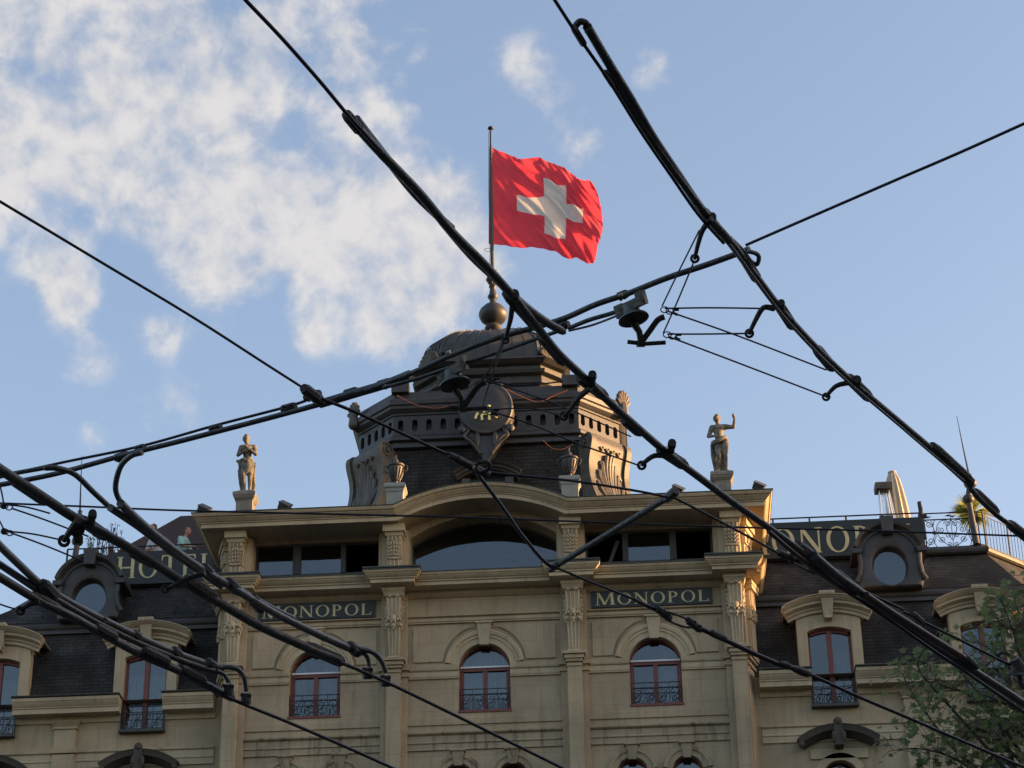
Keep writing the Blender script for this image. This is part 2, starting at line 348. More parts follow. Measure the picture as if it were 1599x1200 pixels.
def arc(cx, hw, z0, rise, n=20, rev=False):      # segmental or half-round arch through (cx±hw,z0), apex z0+rise
    if rise > hw*.999: R = hw; zc = z0; pts = [(cx-hw*math.cos(math.pi*i/n), z0+rise*math.sin(math.pi*i/n)) for i in range(n+1)]
    else:
        R = (hw*hw+rise*rise)/(2*rise); zc = z0+rise-R; a = math.asin(hw/R)
        pts = [(cx+R*math.sin(-a+2*a*i/n), zc+R*math.cos(-a+2*a*i/n)) for i in range(n+1)]
    return pts
def wall(mb, x0, x1, z0, z1, y, ops, depth):     # wall plane with arched or square openings and their reveals
    xs = x0
    for cx, hw, zb, zs, rise in sorted(ops):
        mb.add([(xs,y,z0),(cx-hw,y,z0),(cx-hw,y,z1),(xs,y,z1)], [(0,1,2,3)])
        if zb > z0: mb.add([(cx-hw,y,z0),(cx+hw,y,z0),(cx+hw,y,zb),(cx-hw,y,zb)], [(0,1,2,3)])
        A = arc(cx, hw, zs, rise, 20) if rise > 0 else [(cx-hw,zs),(cx+hw,zs)]
        for (xa, za), (xb, zb2) in zip(A, A[1:]): mb.add([(xa,y,za),(xb,y,zb2),(xb,y,z1),(xa,y,z1)], [(0,1,2,3)])
        B = [(cx-hw,zb)]+A+[(cx+hw,zb)]
        for (xa, za), (xb, zb2) in zip(B, B[1:]+B[:1]): mb.add([(xa,y,za),(xb,y,zb2),(xb,y+depth,zb2),(xa,y+depth,za)], [(0,1,2,3)])
        xs = cx+hw
    mb.add([(xs,y,z0),(x1,y,z0),(x1,y,z1),(xs,y,z1)], [(0,1,2,3)])
def spiral(cx, cz, r0, turns, a0, sgn=1, n=22):  # iron scroll in the XZ plane
    return [(cx+r0*(1-.82*t)*math.cos(a0+sgn*turns*2*math.pi*t), cz+r0*(1-.82*t)*math.sin(a0+sgn*turns*2*math.pi*t)) for t in [i/n for i in range(n+1)]]
def remesh(mb, name, mt, parent, voxel=.02, smooth=4):
    ob = mb.build(name, mt, parent)
    md = ob.modifiers.new('r', 'REMESH'); md.mode = 'VOXEL'; md.voxel_size = voxel; md.use_smooth_shade = True
    m2 = ob.modifiers.new('s', 'SMOOTH'); m2.iterations = smooth; m2.factor = .5
    dg = bpy.context.evaluated_depsgraph_get(); me = bpy.data.meshes.new_from_object(ob.evaluated_get(dg))
    ob.modifiers.clear(); ob.data = me
    for p in me.polygons: p.use_smooth = True
    return ob
# ---------------------------------------------------------------- ground and street
def struct(name, mb, mt): return tag(mb.build(name, mt), kind='structure')
struct('ground', MB().box(-1500,1500,-1500,1500,-.4,-.012), M['ground'])
struct('road', MB().box(-300,300,-66,-9,-.011,-.004), M['asphalt'])
struct('pavement', MB().box(-300,300,-8.85,0.2,-.01,.13), M['pave'])
struct('kerb', MB().box(-300,300,-9,-8.85,-.01,.14), M['kerb'])
rl = MB()
for i in range(-24, 25): rl.box(i*6, i*6+3, -37.6, -37.45, -.003, .001)
struct('road_marking', rl, M['line'])
# neighbours outside the picture: they keep the low sun off the street and hem in the sky
def neighbour(x0, x1, y0, y1, h, label, face):
    t = thing('neighbouring_building', ((x0+x1)/2, (y0+y1)/2, .13), label, 'building')
    MB().box(x0,x1,y0,y1,.13,h).build('wall', M['greystone'], t)
    MB().rings([[(x0-.5,y0-.5,h),(x1+.5,y0-.5,h),(x1+.5,y1+.5,h),(x0-.5,y1+.5,h)],[(x0+2,y0+2,h+2.2),(x1-2,y0+2,h+2.2),(x1-2,y1-2,h+2.2),(x0+2,y1-2,h+2.2)]]).build('roof', M['slate'], t)
    for k in range(5):
        for i in range(14):
            z = 4+k*(h-5)/5
            b = MB(); q = (i+.5)/14
            if face == 'x': y = y0+(y1-y0)*q; b.box(x0-.03,x0+.2,y-.7,y+.7,z,z+1.9)
            else: x = x0+(x1-x0)*q; b.box(x-.7,x+.7,y1-.2,y1+.03,z,z+1.9)
            b.build('window', M['iron'], t)
neighbour(46, 62, -75, 40, 27.0, 'tall ochre block along the right side of the street, outside the picture', 'x')
neighbour(-60, 44, -96, -82, 25.0, 'long ochre block across the street behind the photographer', 'y')
# ---------------------------------------------------------------- the hotel
H = thing('hotel_building', (0,0,0), 'ochre stucco grand hotel with slate mansard roof and a square domed tower', 'building')
WX = (-4.57, 0.0, 4.57)          # centres of the three bays
PX = (-6.8, -2.42, 2.42, 6.8)    # pilasters
# body: central block
w = MB()
ops = [(x, .69, 22.66, 23.95, .60) for x in WX]
wall(w, -7.0, 7.0, 21.45, 26.1, 0, ops, .34)
low = [(x+s*.72, .40, 19.2, 20.85, .36) for x in WX for s in (-1,1)]
wall(w, -7.0, 7.0, 0, 21.45, 0, low, .34)
for s in (-1, 1):                # splayed corners and side walls
    P = [(7.0,0,),(7.0,-.12),(7.02,-.12),(7.30,.80),(7.30,6)]
    for (xa, ya), (xb, yb) in zip(P, P[1:]): w.add([(s*xa,ya,0),(s*xb,yb,0),(s*xb,yb,27.93),(s*xa,ya,27.93)], [(0,1,2,3)])
w.box(-7.25,7.25,5.9,6,0,28)
w.build('facade_wall', M['wall'], H)
# attic storey wall: frieze beam above band windows, arch plate
w = MB()
w.box(-6.95,-2.2,.25,.60,27.83,27.99); w.box(2.2,6.95,.25,.60,27.83,27.99)
w.box(-6.95,-6.38,-.10,.60,26.4,27.9); w.box(6.30,6.95,-.10,.60,26.4,27.9)
w.box(-2.88,-2.02,-.10,.60,26.4,27.9); w.box(2.02,2.80,-.10,.60,26.4,27.9)
A = arc(0, 2.06, 27.72, .66, 28); B2 = arc(0, 2.32, 27.93, .60, 28)
for i in range(28):
    (a0, b0), (a1, b1) = A[i], A[i+1]; (c0, d0), (c1, d1) = B2[i], B2[i+1]
    w.add([(a0,.04,b0),(a1,.04,b1),(c1,.04,d1+.05),(c0,.04,d0+.05)], [(0,1,2,3)])
    w.add([(a0,.04,b0),(a1,.04,b1),(a1,.75,b1),(a0,.75,b0)], [(0,1,2,3)])
    w.add([(c0,-.80,d0),(c1,-.80,d1),(c1,.3,d1),(c0,.3,d0)], [(0,1,2,3)])
w.build('attic_wall', M['wall'], H)
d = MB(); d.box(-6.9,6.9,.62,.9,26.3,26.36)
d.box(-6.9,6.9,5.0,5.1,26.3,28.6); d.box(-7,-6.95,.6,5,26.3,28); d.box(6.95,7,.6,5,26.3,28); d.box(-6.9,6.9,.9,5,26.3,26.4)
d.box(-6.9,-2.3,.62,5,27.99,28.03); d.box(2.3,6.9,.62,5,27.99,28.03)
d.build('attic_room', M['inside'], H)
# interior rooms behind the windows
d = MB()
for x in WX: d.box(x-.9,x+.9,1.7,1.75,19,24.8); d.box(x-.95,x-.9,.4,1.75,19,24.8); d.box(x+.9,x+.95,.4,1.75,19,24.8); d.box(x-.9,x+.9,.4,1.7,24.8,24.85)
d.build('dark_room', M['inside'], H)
# main cornice (arched over the middle bay)
PR = [(-.25,.0),(.80,.0),(.80,.115),(.835,.12),(.835,.145),(.87,.16),(.93,.22),(.95,.24),(.955,.265),(1.0,.275),(1.03,.33),(1.03,.36),(-.25,.36)]
path = [(-2.62,27.93),(-2.3,27.93)] + arc(0, 2.3, 27.93, .58, 30)[1:-1] + [(2.3,27.93),(2.62,27.93)]
c = MB(); c.face(path, PR, 0, cap=False)
for pp in ([(-6.92,6),(-6.92,0),(-2.62,0)], [(2.62,0),(6.92,0),(6.92,6)]): c.plan(pp, [(o, 27.93+n) for o, n in PR])
co = c.build('main_cornice', M['trim'], H)
c = MB(); c.face(path, [(-.3,.362),(1.05,.362),(1.055,.385),(1.0,.41),(-.3,.43)], 0)
for pp in ([(-6.92,6),(-6.92,0),(-2.62,0)], [(2.62,0),(6.92,0),(6.92,6)]): c.plan(pp, [(-.3,28.292),(1.05,28.292),(1.055,28.315),(1.0,28.34),(-.3,28.36)])
c.box(-6.7,-2.4,.28,6.5,28.20,28.33); c.box(2.4,6.7,.28,6.5,28.20,28.33); c.box(-2.4,2.4,.8,6.5,28.56,28.62); c.box(-2.4,2.4,.76,.8,28.3,28.8)
c.build('cornice_capping', M['cap'], co)
# middle ledge, breaking forward over the pilasters
def ledge_path():
    p = [(-6.98, 3.0), (-6.98, 0)]
    for x in PX: p += [(x-.08, 0), (x-.08, -.3), (x+.08, -.3), (x+.08, 0)]
    p += [(6.98, 0), (6.98, 3.0)]
    return p
lp = ledge_path()
c = MB(); c.plan(lp, [(0,26.10),(.52,26.10),(.52,26.20),(.56,26.205),(.56,26.235),(.60,26.26),(.65,26.315),(.66,26.345),(.685,26.35),(.70,26.41),(.0,26.41)])
lg = c.build('middle_ledge', M['trim'], H)
c = MB(); c.plan(lp, [(0,26.412),(.72,26.412),(.72,26.435),(0,26.46)])
for x in PX: c.box(x-.79,x+.79,-1.02,-.2,26.462,26.50)
c.build('ledge_capping', M['cap'], lg)
# string courses
BAYS = ((-6.45,-2.77),(-2.07,2.07),(2.77,6.45))
for a, b in BAYS:
    for z, prof in ((25.16, [(-.01,0),(.06,0),(.06,.03),(.08,.05),(.08,.12),(.03,.13),(.03,.17),(.10,.19),(.10,.215),(-.01,.24)]),
                    (25.90, [(-.01,0),(.05,.02),(.14,.10),(.14,.2),(-.01,.2)]), (22.28, [(-.01,0),(.04,0),(.05,.18),(.02,.2),(.02,.33),(-.01,.33)])):
        c = MB(); c.face([(a,z),(b,z)], prof, 0); c.build('string_course', M['wall'], H)
    c = MB(); c.face([(a,21.58),(b,21.58)], [(-.01,0),(.05,0),(.05,.025),(.03,.04),(.03,.17),(.06,.19),(.06,.22),(.04,.24),(.04,.40),(.10,.43),(.12,.45),(.12,.49),(-.01,.52)], 0)
    c.build('lower_string_course', M['grime'], H)
for x, a, b in ((WX[0],-6.45,-2.77),(WX[1],-2.07,2.07),(WX[2],2.77,6.45)):
    for p, q in ((a, x-.69), (x+.69, b)):
        c = MB(); c.face([(p,23.58),(q,23.58)], [(-.01,0),(.05,0),(.05,.03),(.065,.05),(.065,.16),(.045,.17),(.045,.2),(.085,.22),(.10,.26),(.12,.36),(.08,.38),(-.01,.40)], 0)
        c.build('impost_band', M['trim'], H)
# raised panels round the arched windows and below
for x, a, b in ((WX[0],-6.28,-2.92),(WX[1],-1.92,1.92),(WX[2],2.92,6.28)):
    c = MB()
    for s in (-1, 1):
        A = arc(x, 1.12, 24.06, 1.02, 24); A = [p for p in A if (p[0]-x)*s >= 0]
        if s > 0: A = A[::-1]
        edge = a if s < 0 else b
        for (xa, za), (xb, zb) in zip(A, A[1:]):
            za2, zb2 = min(za, 25.03), min(zb, 25.03)
            for lo, hi in (((xa,za2),(xb,zb2)),):
                if abs(xa-xb) > 1e-4: c.add([(xa,-.05,za2),(xb,-.05,zb2),(xb,-.05,25.04),(xa,-.05,25.04)], [(0,1,2,3)])
        xe = x+s*1.12
        c.box(min(edge,xe),max(edge,xe),-.05,.0,24.06,25.04)
    c.build('wall_panel', M['wall'], H)
# window hoods (archivolts) with keystones
HP = [(0,0),(.045,0),(.045,.05),(.03,.06),(.03,.16),(.055,.17),(.055,.24),(.085,.26),(.10,.34),(.07,.38),(0,.38)]
def key(mb, x, zt, zb, wt=.20, wb=.12, d0=.16, d1=.07):
    mb.add([(x-wt,-.0,zt),(x+wt,-.0,zt),(x+wb,0,zb),(x-wb,0,zb),(x-wt,-d0,zt),(x+wt,-d0,zt),(x+wb,-d1,zb),(x-wb,-d1,zb)],
           [(0,1,2,3),(4,5,6,7),(0,1,5,4),(1,2,6,5),(2,3,7,6),(3,0,4,7)])
    mb.box(x-wt-.035,x+wt+.035,-d0-.03,.0,zt-.05,zt)
for x in WX:
    c = MB(); c.face(arc(x,.69,23.95,.60,28), HP, 0)
    hd = c.build('window_hood', M['trim'], H)
    k = MB(); key(k, x, 25.14, 24.50); k.build('keystone', M['carve'], hd)
for x in WX:
    for s in (-1,1):
        c = MB(); c.face(arc(x+s*.72,.40,20.85,.36,18), [(0,0),(.05,0),(.05,.12),(.09,.16),(.09,.24),(0,.26)], 0)
        hd = c.build('window_hood', M['grime'], H)
        k = MB(); key(k, x+s*.72, 21.56, 21.14, .17, .10); k.build('keystone', M['grime'], hd)
# pilasters with fluted capital, mask and attic console
def leaves(mb, x, y, z, n, w_, h_, d_=.03):       # a spray of carved leaves
    for i in range(n):
        a = (i/(n-1)-.5)*2.0
        mb.ell((x+math.sin(a)*w_, y-d_*.5, z+math.cos(a)*h_), .028, d_, .075, 6, 4, Matrix.Rotation(a*.8, 3, 'Y'))
for x in PX:
    c = MB()
    xo0, xo1 = max(x-.36,-6.995), min(x+.36,6.995); c.box(xo0,xo1,-.122,0,0,26.1); c.box(x-.19,x+.19,-.30,-.12,0,23.82)
    # cap mouldings
    for hw, y0, z0, z1 in ((.21,-.33,23.70,23.76),(.23,-.36,23.82,23.90),(.27,-.40,23.90,23.97),(.25,-.37,23.97,24.02),(.31,-.43,24.02,24.10)): c.box(x-hw,x+hw,y0,-.121,z0,z1)
    c.box(max(x-.40,-7.0),min(x+.40,7.0),-.17,-.001,23.62,23.72); c.box(max(x-.42,-7.02),min(x+.42,7.02),-.20,-.001,23.80,23.97)
    pi = c.build('pilaster', M['wall'], H)
    k = MB()
    def slab(z0, w0, y0, z1, w1, y1): k.add([(x-w0,-.12,z0),(x+w0,-.12,z0),(x+w1,-.12,z1),(x-w1,-.12,z1),(x-w0,y0,z0),(x+w0,y0,z0),(x+w1,y1,z1),(x-w1,y1,z1)],[(0,1,2,3),(4,5,6,7),(0,1,5,4),(1,2,6,5),(2,3,7,6),(3,0,4,7)])
    slab(24.10,.17,-.28,24.20,.165,-.26); slab(24.20,.145,-.25,25.0,.175,-.31); slab(25.0,.20,-.33,25.30,.21,-.35); slab(25.30,.19,-.33,25.86,.205,-.42)
    slab(25.86,.25,-.46,25.98,.29,-.54); slab(25.98,.31,-.56,26.09,.31,-.56)
    for i in (-1.5,-.5,.5,1.5):                     # flutes stand as ribs
        k.tube([(x+i*.082,-.26,24.22),(x+i*.098,-.325,25.0)], .020, 6); k.tube([(x+i*.098,-.335,25.34),(x+i*.105,-.425,25.84)], .024, 6)
    k.build('fluted_capital', M['carve'], pi, smooth=True)
    k = MB()
    leaves(k, x, -.45, 25.80, 7, .15, .10)
    k.ell((x,-.40,25.22), .085,.07,.10,10,8)           # lion-like mask: brow, cheeks, muzzle
    for s in (-1,1):
        k.ell((x+s*.10,-.39,25.20), .055,.05,.05); k.tube([(x+s*p*.07+s*.04,-.38,25.28+.06*math.sin(p*1.6)-.02*p*p) for p in (0,.6,1.2,1.8,2.3)], .022, 6)
        k.tube([(x+s*(.20+.05*math.sin(q*2.4)),-.30,25.62-q*.17) for q in (0,1,2,3,4)], .026, 6)
        k.ell((x+s*.17,-.36,25.05), .05,.04,.055); k.ell((x+s*.05,-.43,25.12), .03,.03,.05)
        for q in range(5): k.ell((x+s*(.235+.012*(q%2)),-.24,25.72-q*.13), .030,.04,.045,6,4)
    k.ell((x,-.44,25.18), .025,.03,.06); k.ell((x,-.40,25.02), .06,.04,.06); k.ell((x,-.38,24.94), .03,.03,.05)
    k.build('mask_ornament', M['carve'], pi, smooth=True)
    # attic pier and its acanthus console
    k = MB(); k.box(xo0,xo1,-.14,-.10,26.46,27.93)
    slab(26.46,.20,-.34,26.95,.20,-.36); slab(26.95,.165,-.33,27.0,.165,-.34); slab(27.0,.19,-.36,27.62,.21,-.46); slab(27.62,.24,-.50,27.72,.26,-.54); slab(27.72,.30,-.60,27.925,.30,-.62)
    for i in (-1,0,1): k.tube([(x+i*.11,-.355,26.52),(x+i*.11,-.37,26.93)], .03, 6)
    for i in (-1.5,-.5,.5,1.5): k.tube([(x+i*.10,-.46,27.50),(x+i*.105,-.50,27.60)], .03, 6)
    k.build('attic_pier', M['trim'], pi, smooth=False)
    k = MB()
    for j in range(4):
        for i in range(5):
            a = (i-2)*.42
            k.ell((x+(i-2)*.075,-.40-.02*j,27.12+.10*j-.02*abs(i-2)), .024,.035,.065,6,4, Matrix.Rotation(a, 3, 'Y'))
    for s in (-1,1): k.tube([(x+s*(.10+.05*math.cos(t)),-.46,27.47+.05*math.sin(t)) for t in [q*.8 for q in range(8)]], .016, 5)
    k.tube([(x-.16,-.385,27.0),(x,-.42,26.97),(x+.16,-.385,27.0)], .028, 6)
    k.build('acanthus_console', M['carve'], pi, smooth=True)
# the two end pilasters turn the splayed corner: a second scroll seen from the side
for s in (-1, 1):
    c = MB()
    ax = Vector((s*.28,.92,0)).normalized(); nrm = Vector((s*.92,-.28,0)).normalized(); up = Vector((0,0,1))
    def sp(t, z, hw, out, hz, mb=None):
        mb = mb or c
        mb.obox(Vector((s*7.02,-.12,0)) + ax*t + nrm*(out*.5-.02) + up*z, ax, nrm, up, hw, out*.5+.02, hz)
    sp(.46, 23.96, .50, .12, .07); sp(.46, 23.86, .46, .08, .05); sp(.46, 23.68, .43, .05, .04)
    for q, (hw, out, z0, z1) in enumerate(((.22,.08,24.1,25.0),(.25,.13,25.0,25.35),(.24,.12,25.35,25.85),(.33,.22,25.85,25.97),(.38,.24,25.97,26.095),
                                           (.30,.08,26.46,27.2),(.32,.13,27.2,27.55),(.38,.17,27.55,27.7),(.44,.22,27.7,27.925))):
        sp(.46, (z0+z1)/2, hw, out, (z1-z0)/2)
    for i in (-1.5,-.5,.5,1.5):
        for z0, z1, o in ((24.15,24.98,.1),(25.38,25.83,.14),(26.5,27.15,.10)):
            b = Vector((s*7.02,-.12,0)) + ax*(.46+i*.11) + nrm*o
            c.tube([b+up*z0, b+up*z1], .026, 6)
    for q in range(9):
        b = Vector((s*7.02,-.12,0)) + ax*(.46+.16*math.sin(q*2.4)) + nrm*.15
        c.ell(b+up*(25.02+.035*q), .05,.05,.05,6,4); c.ell(b+up*(27.22+.03*q), .04,.04,.05,6,4)
    c.build('corner_pilaster', M['trim'], H)
# arched windows
def railing_panel(mb, x0, x1, z0, z1, y):
    for z in (z0, z1-.16, z1): mb.box(x0,x1,y-.012,y+.012,z-.010,z+.010)
    n = 4; wdt = (x1-x0)/n
    for i in range(n+1): mb.box(x0+i*wdt-.007,x0+i*wdt+.007,y-.01,y+.01,z0,z1)
    h = z1-.16-z0
    for i in range(n):
        cx = x0+(i+.5)*wdt; sg = 1 if i % 2 else -1
        for cz, a0, q in ((z0+h*.28, .3, 1), (z0+h*.72, 3.4, -1)):
            P = spiral(cx, cz, wdt*.42, 1.3, a0*sg, q*sg, 16); mb.tube([(a,y,b) for a, b in P], .0085, 5)
        mb.tube([(cx-wdt*.4,y,z0+h*.05),(cx,y,z0+h*.5),(cx+wdt*.4,y,z0+h*.95)], .008, 5)
def curtains(mb, x0, x1, z0, z1, y):
    n = 26
    for i in range(n):
        xa = x0+(x1-x0)*i/n; xb = x0+(x1-x0)*(i+1)/n; ya = y+.03*math.sin(i*1.9); yb = y+.03*math.sin((i+1)*1.9)
        mb.add([(xa,ya,z0),(xb,yb,z0),(xb,yb,z1),(xa,ya,z1)], [(0,1,2,3)])
def arched_window(x, hw, zb, zs, rise, open_left=False, curt='both', rail=True):
    e = thing('arched_window', (x, .22, zb), None, None); del_tags(e); e.parent = H
    y = .20; fr = MB(); t = .055
    A = arc(x, hw, zs, rise, 24); Bi = arc(x, hw-t, zs, rise-t, 24)
    for i in range(24): fr.rings([[(A[i][0],y,A[i][1]),(A[i+1][0],y,A[i+1][1]),(Bi[i+1][0],y,Bi[i+1][1]),(Bi[i][0],y,Bi[i][1])],[(A[i][0],y+.1,A[i][1]),(A[i+1][0],y+.1,A[i+1][1]),(Bi[i+1][0],y+.1,Bi[i+1][1]),(Bi[i][0],y+.1,Bi[i][1])]])
    fr.box(x-hw,x-hw+t,y,y+.1,zb,zs); fr.box(x+hw-t,x+hw,y,y+.1,zb,zs); fr.box(x-hw+t,x+hw-t,y,y+.1,zb,zb+.07)
    fr.box(x-hw+t,x+hw-t,y-.015,y+.1,zs-.12,zs-.03); fr.box(x-.06,x+.06,y-.01,y+.1,zb+.07,zs-.12)
    for s in (-1,1): fr.box(x+s*(hw-t-.035)-.03,x+s*(hw-t-.035)+.03,y+.012,y+.08,zb+.07,zs-.12)
    fr.build('frame', M['frame'], e)
    MB().box(x-hw+.03,x+hw-.03,y-.05,y+.0,zs-.035,zs+.01).build('white_flashing', M['shirt1'], e)
    MB().box(x-hw-.02,x+hw+.02,-.05,.20,zb-.06,zb).build('sill', M['frame'], e)
    g = MB(); pl = [(x-hw+t,zb+.07)]+Bi+[(x+hw-t,zb+.07)]; pl = [(a, max(b, zb+.07)) for a, b in pl]
    g.prismY(pl, y+.05, y+.056); g.build('pane', M['glass'], e)
    cu = MB()
    if curt in ('both','top'): curtains(cu, x-hw, x+hw, zb if curt == 'both' else zs-.1, zs+rise, .52)
    if curt == 'sides': curtains(cu, x-hw, x-.30, zb, zs+rise-.15, .52); curtains(cu, x+.12, x+hw, zb, zs+rise-.1, .56)
    if curt == 'right': curtains(cu, x+.15, x+hw-.05, zb, zs+rise-.1, .52)
    if cu.v: cu.build('curtain', M['curtain'], e)
    if rail:
        r = MB(); railing_panel(r, x-hw+.01, x+hw-.01, zb+.03, zb+.62, .06); r.build('window_railing', M['iron'], e)
    return e
def del_tags(o):
    for k in ('label', 'category', 'group', 'kind'):
        if k in o: del o[k]
for x, cu in zip(WX, ('sides', 'both', 'right')): arched_window(x, .69, 22.66, 23.95, .60, curt=cu)
for x in WX:
    for s in (-1,1): arched_window(x+s*.72, .40, 19.2, 20.85, .36, curt='top', rail=False)
# attic band windows
def band_window(x0, x1, muls, panes):
    e = thing('band_window', ((x0+x1)/2, .5, 26.9), None, None); del_tags(e); e.parent = H
    f = MB(); y = .38
    f.box(x0,x1,y,y+.12,26.46,26.96); f.box(x0,x1,y,y+.12,27.78,27.83); f.box(x0,x0+.06,y,y+.12,26.96,27.78); f.box(x1-.06,x1,y,y+.12,26.96,27.78)
    for a, b in muls: f.box(a,b,y-.03,y+.12,26.96,27.82)
    f.build('frame', M['dframe'], e)
    for a, b in panes: MB().box(a,b,y+.05,y+.056,26.96,27.79).build('pane', M['glass2'], e)
    return e
band_window(-6.38,-2.88,((-5.33,-5.11),(-3.99,-3.85)),((-6.3,-5.33),(-5.11,-3.99)))
bw = band_window(2.80,6.30,((3.82,3.98),(5.12,5.30)),((3.98,5.12),))
MB().obox((3.55,.44,27.2),Vector((.35,0,.94)),Vector((0,1,0)),Vector((.94,0,-.35)),.42,.02,.05).build('tilted_sash', M['dframe'], bw)
e = thing('segmental_window', (0,.75,26.9), None, None); del_tags(e); e.parent = H
A = arc(0, 2.06, 27.72, .66, 28); Bi = arc(0, 1.99, 27.70, .62, 28)
fr = MB()
for i in range(28): fr.rings([[(A[i][0],.62,A[i][1]),(A[i+1][0],.62,A[i+1][1]),(Bi[i+1][0],.62,Bi[i+1][1]),(Bi[i][0],.62,Bi[i][1])],[(A[i][0],.74,A[i][1]),(A[i+1][0],.74,A[i+1][1]),(Bi[i+1][0],.74,Bi[i+1][1]),(Bi[i][0],.74,Bi[i][1])]])
fr.box(-2.06,-1.99,.62,.74,26.5,27.72); fr.box(1.99,2.06,.62,.74,26.5,27.72); fr.box(-2.06,2.06,.6,.74,26.4,26.74)
fr.build('frame', M['dframe'], e)
MB().prismY([(-1.99,26.74)]+Bi+[(1.99,26.74)], .68, .686).build('pane', M['glass2'], e)
bl = MB()
for x, z in ((-1.0,27.35),(.02,27.42),(1.02,27.45)): bl.ell((x,2.2,z), .03,.03,.03)
bmt, bt, bp = new_mat('small warm lamp'); bp.inputs['Emission Color'].default_value = (1,.75,.45,1); bp.inputs['Emission Strength'].default_value = 1.5
bl.build('ceiling_light', bmt, e)
# ---------------------------------------------------------------- wings
def wing(s, xend):
    a = 7.3
    w = MB(); Xs = [9.27, 13.35]
    def seg(x0, x1): return (min(s*x0,s*x1), max(s*x0,s*x1))
    x0, x1 = seg(a, xend)
    ops = [(s*q, .585, 22.57, 23.45, 0) for q in Xs]
    wx0, wx1 = seg(7.02, xend)
    wall(w, wx0, wx1, 21.4, 23.45, .4, ops, .25)
    wall(w, wx0, wx1, 0, 21.4, .4, [(s*q, .45, 19.0, 20.75, .3) for q in Xs], .3)
    w.box(x0,x1,9.8,10,0,26)
    w.build('wing_wall', M['wing'], H)
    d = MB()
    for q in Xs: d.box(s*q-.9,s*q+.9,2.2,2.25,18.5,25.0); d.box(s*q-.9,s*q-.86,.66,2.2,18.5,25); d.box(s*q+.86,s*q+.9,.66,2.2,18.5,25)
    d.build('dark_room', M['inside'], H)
    gaps = [(a-.0, 8.68), (9.86, 12.76), (13.94, xend)]
    c = MB(); cap = MB(); gu = MB()
    for p, q in gaps:
        u, v = seg(p, q)
        c.face([(u,23.02),(v,23.02)], [(-.01,-.16),(.05,-.16),(.08,-.06),(.10,0),(.40,0),(.40,.14),(.43,.145),(.43,.17),(.46,.20),(.51,.27),(.52,.30),(.54,.31),(.555,.40),(.0,.42)], .4)
        cap.face([(u-.02,23.02),(v+.02,23.02)], [(-.1,.422),(.58,.422),(.60,.45),(.57,.475),(-.1,.49)], .4)
        c.face([(u,21.58),(v,21.58)], [(-.01,0),(.045,0),(.045,.025),(.03,.04),(.03,.17),(.055,.19),(.055,.22),(.04,.24),(.04,.40),(.09,.43),(.10,.49),(-.01,.5)], .4)
    for q in Xs: u, v = seg(q-.585, q+.585); c.face([(u,21.58),(v,21.58)], [(-.01,0),(.045,0),(.045,.025),(.03,.04),(.03,.17),(.055,.19),(.055,.22),(.04,.24),(.04,.40),(.09,.43),(.10,.49),(-.01,.5)], .4)
    wc = c.build('wing_cornice', M['trim'], H); cap.build('cornice_capping', M['cap'], wc)
    c = MB(); x = s*11.35
    c.box(x-.29,x+.29,.28,.4,21.4+.7,22.86); c.box(x-.33,x+.33,.24,.4,22.66,22.72)
    c.add([(x-.29,.28,22.72),(x+.29,.28,22.72),(x+.42,.16,22.87),(x-.42,.16,22.87),(x-.29,.39,22.72),(x+.29,.39,22.72),(x+.42,.39,22.87),(x-.42,.39,22.87)],[(0,1,2,3),(4,5,6,7),(0,1,5,4),(1,2,6,5),(2,3,7,6),(3,0,4,7)])
    c.box(x-.36,x+.36,.22,.4,21.98,22.12); c.box(x-.30,x+.30,.26,.4,0,21.95)
    c.build('wing_pilaster', M['wing'], H)
    # mansard: steep lower slates, curb roll, upper slope up to the terrace edge
    xi = s*7.2; xe = s*(xend)
    r = MB()
    def strip(yz0, yz1, xa0, xb0, xa1, xb1, mb): mb.add([(xa0,yz0[0],yz0[1]),(xb0,yz0[0],yz0[1]),(xb1,yz1[0],yz1[1]),(xa1,yz1[0],yz1[1])], [(0,1,2,3)])
    cuts = [7.2, 8.45, 10.09, 12.53, 14.17, xend]
    pts = [(.45,23.48),(.75,24.35),(1.10,25.2),(1.42,25.9)]
    for A_, B_ in zip(pts, pts[1:]):
        hi = B_[1] > 24.9
        for p, q in ((7.2,8.50),(10.04,12.58),(14.12,xend)): strip(A_, B_, s*p, s*q, s*p, s*q, r)
        if hi:
            for p, q in ((8.50,10.04),(12.58,14.12)): strip(A_, B_, s*p, s*q, s*p, s*q, r)
    mr = r.build('mansard_roof', M['slate'], H)
    r = MB(); r.tube([(s*7.3,1.36,26.06),(xe,1.36,26.06)], .13, 12); r.box(min(s*7.2,xe),max(s*7.2,xe),1.30,1.46,25.84,26.0); r.face([(min(s*7.2,xe),26.16),(max(s*7.2,xe),26.16)], [(-.2,0),(.08,0),(.1,.03),(-.2,.06)], 1.36)
    r.build('curb_roll', M['lead'], mr)
    return mr, Xs
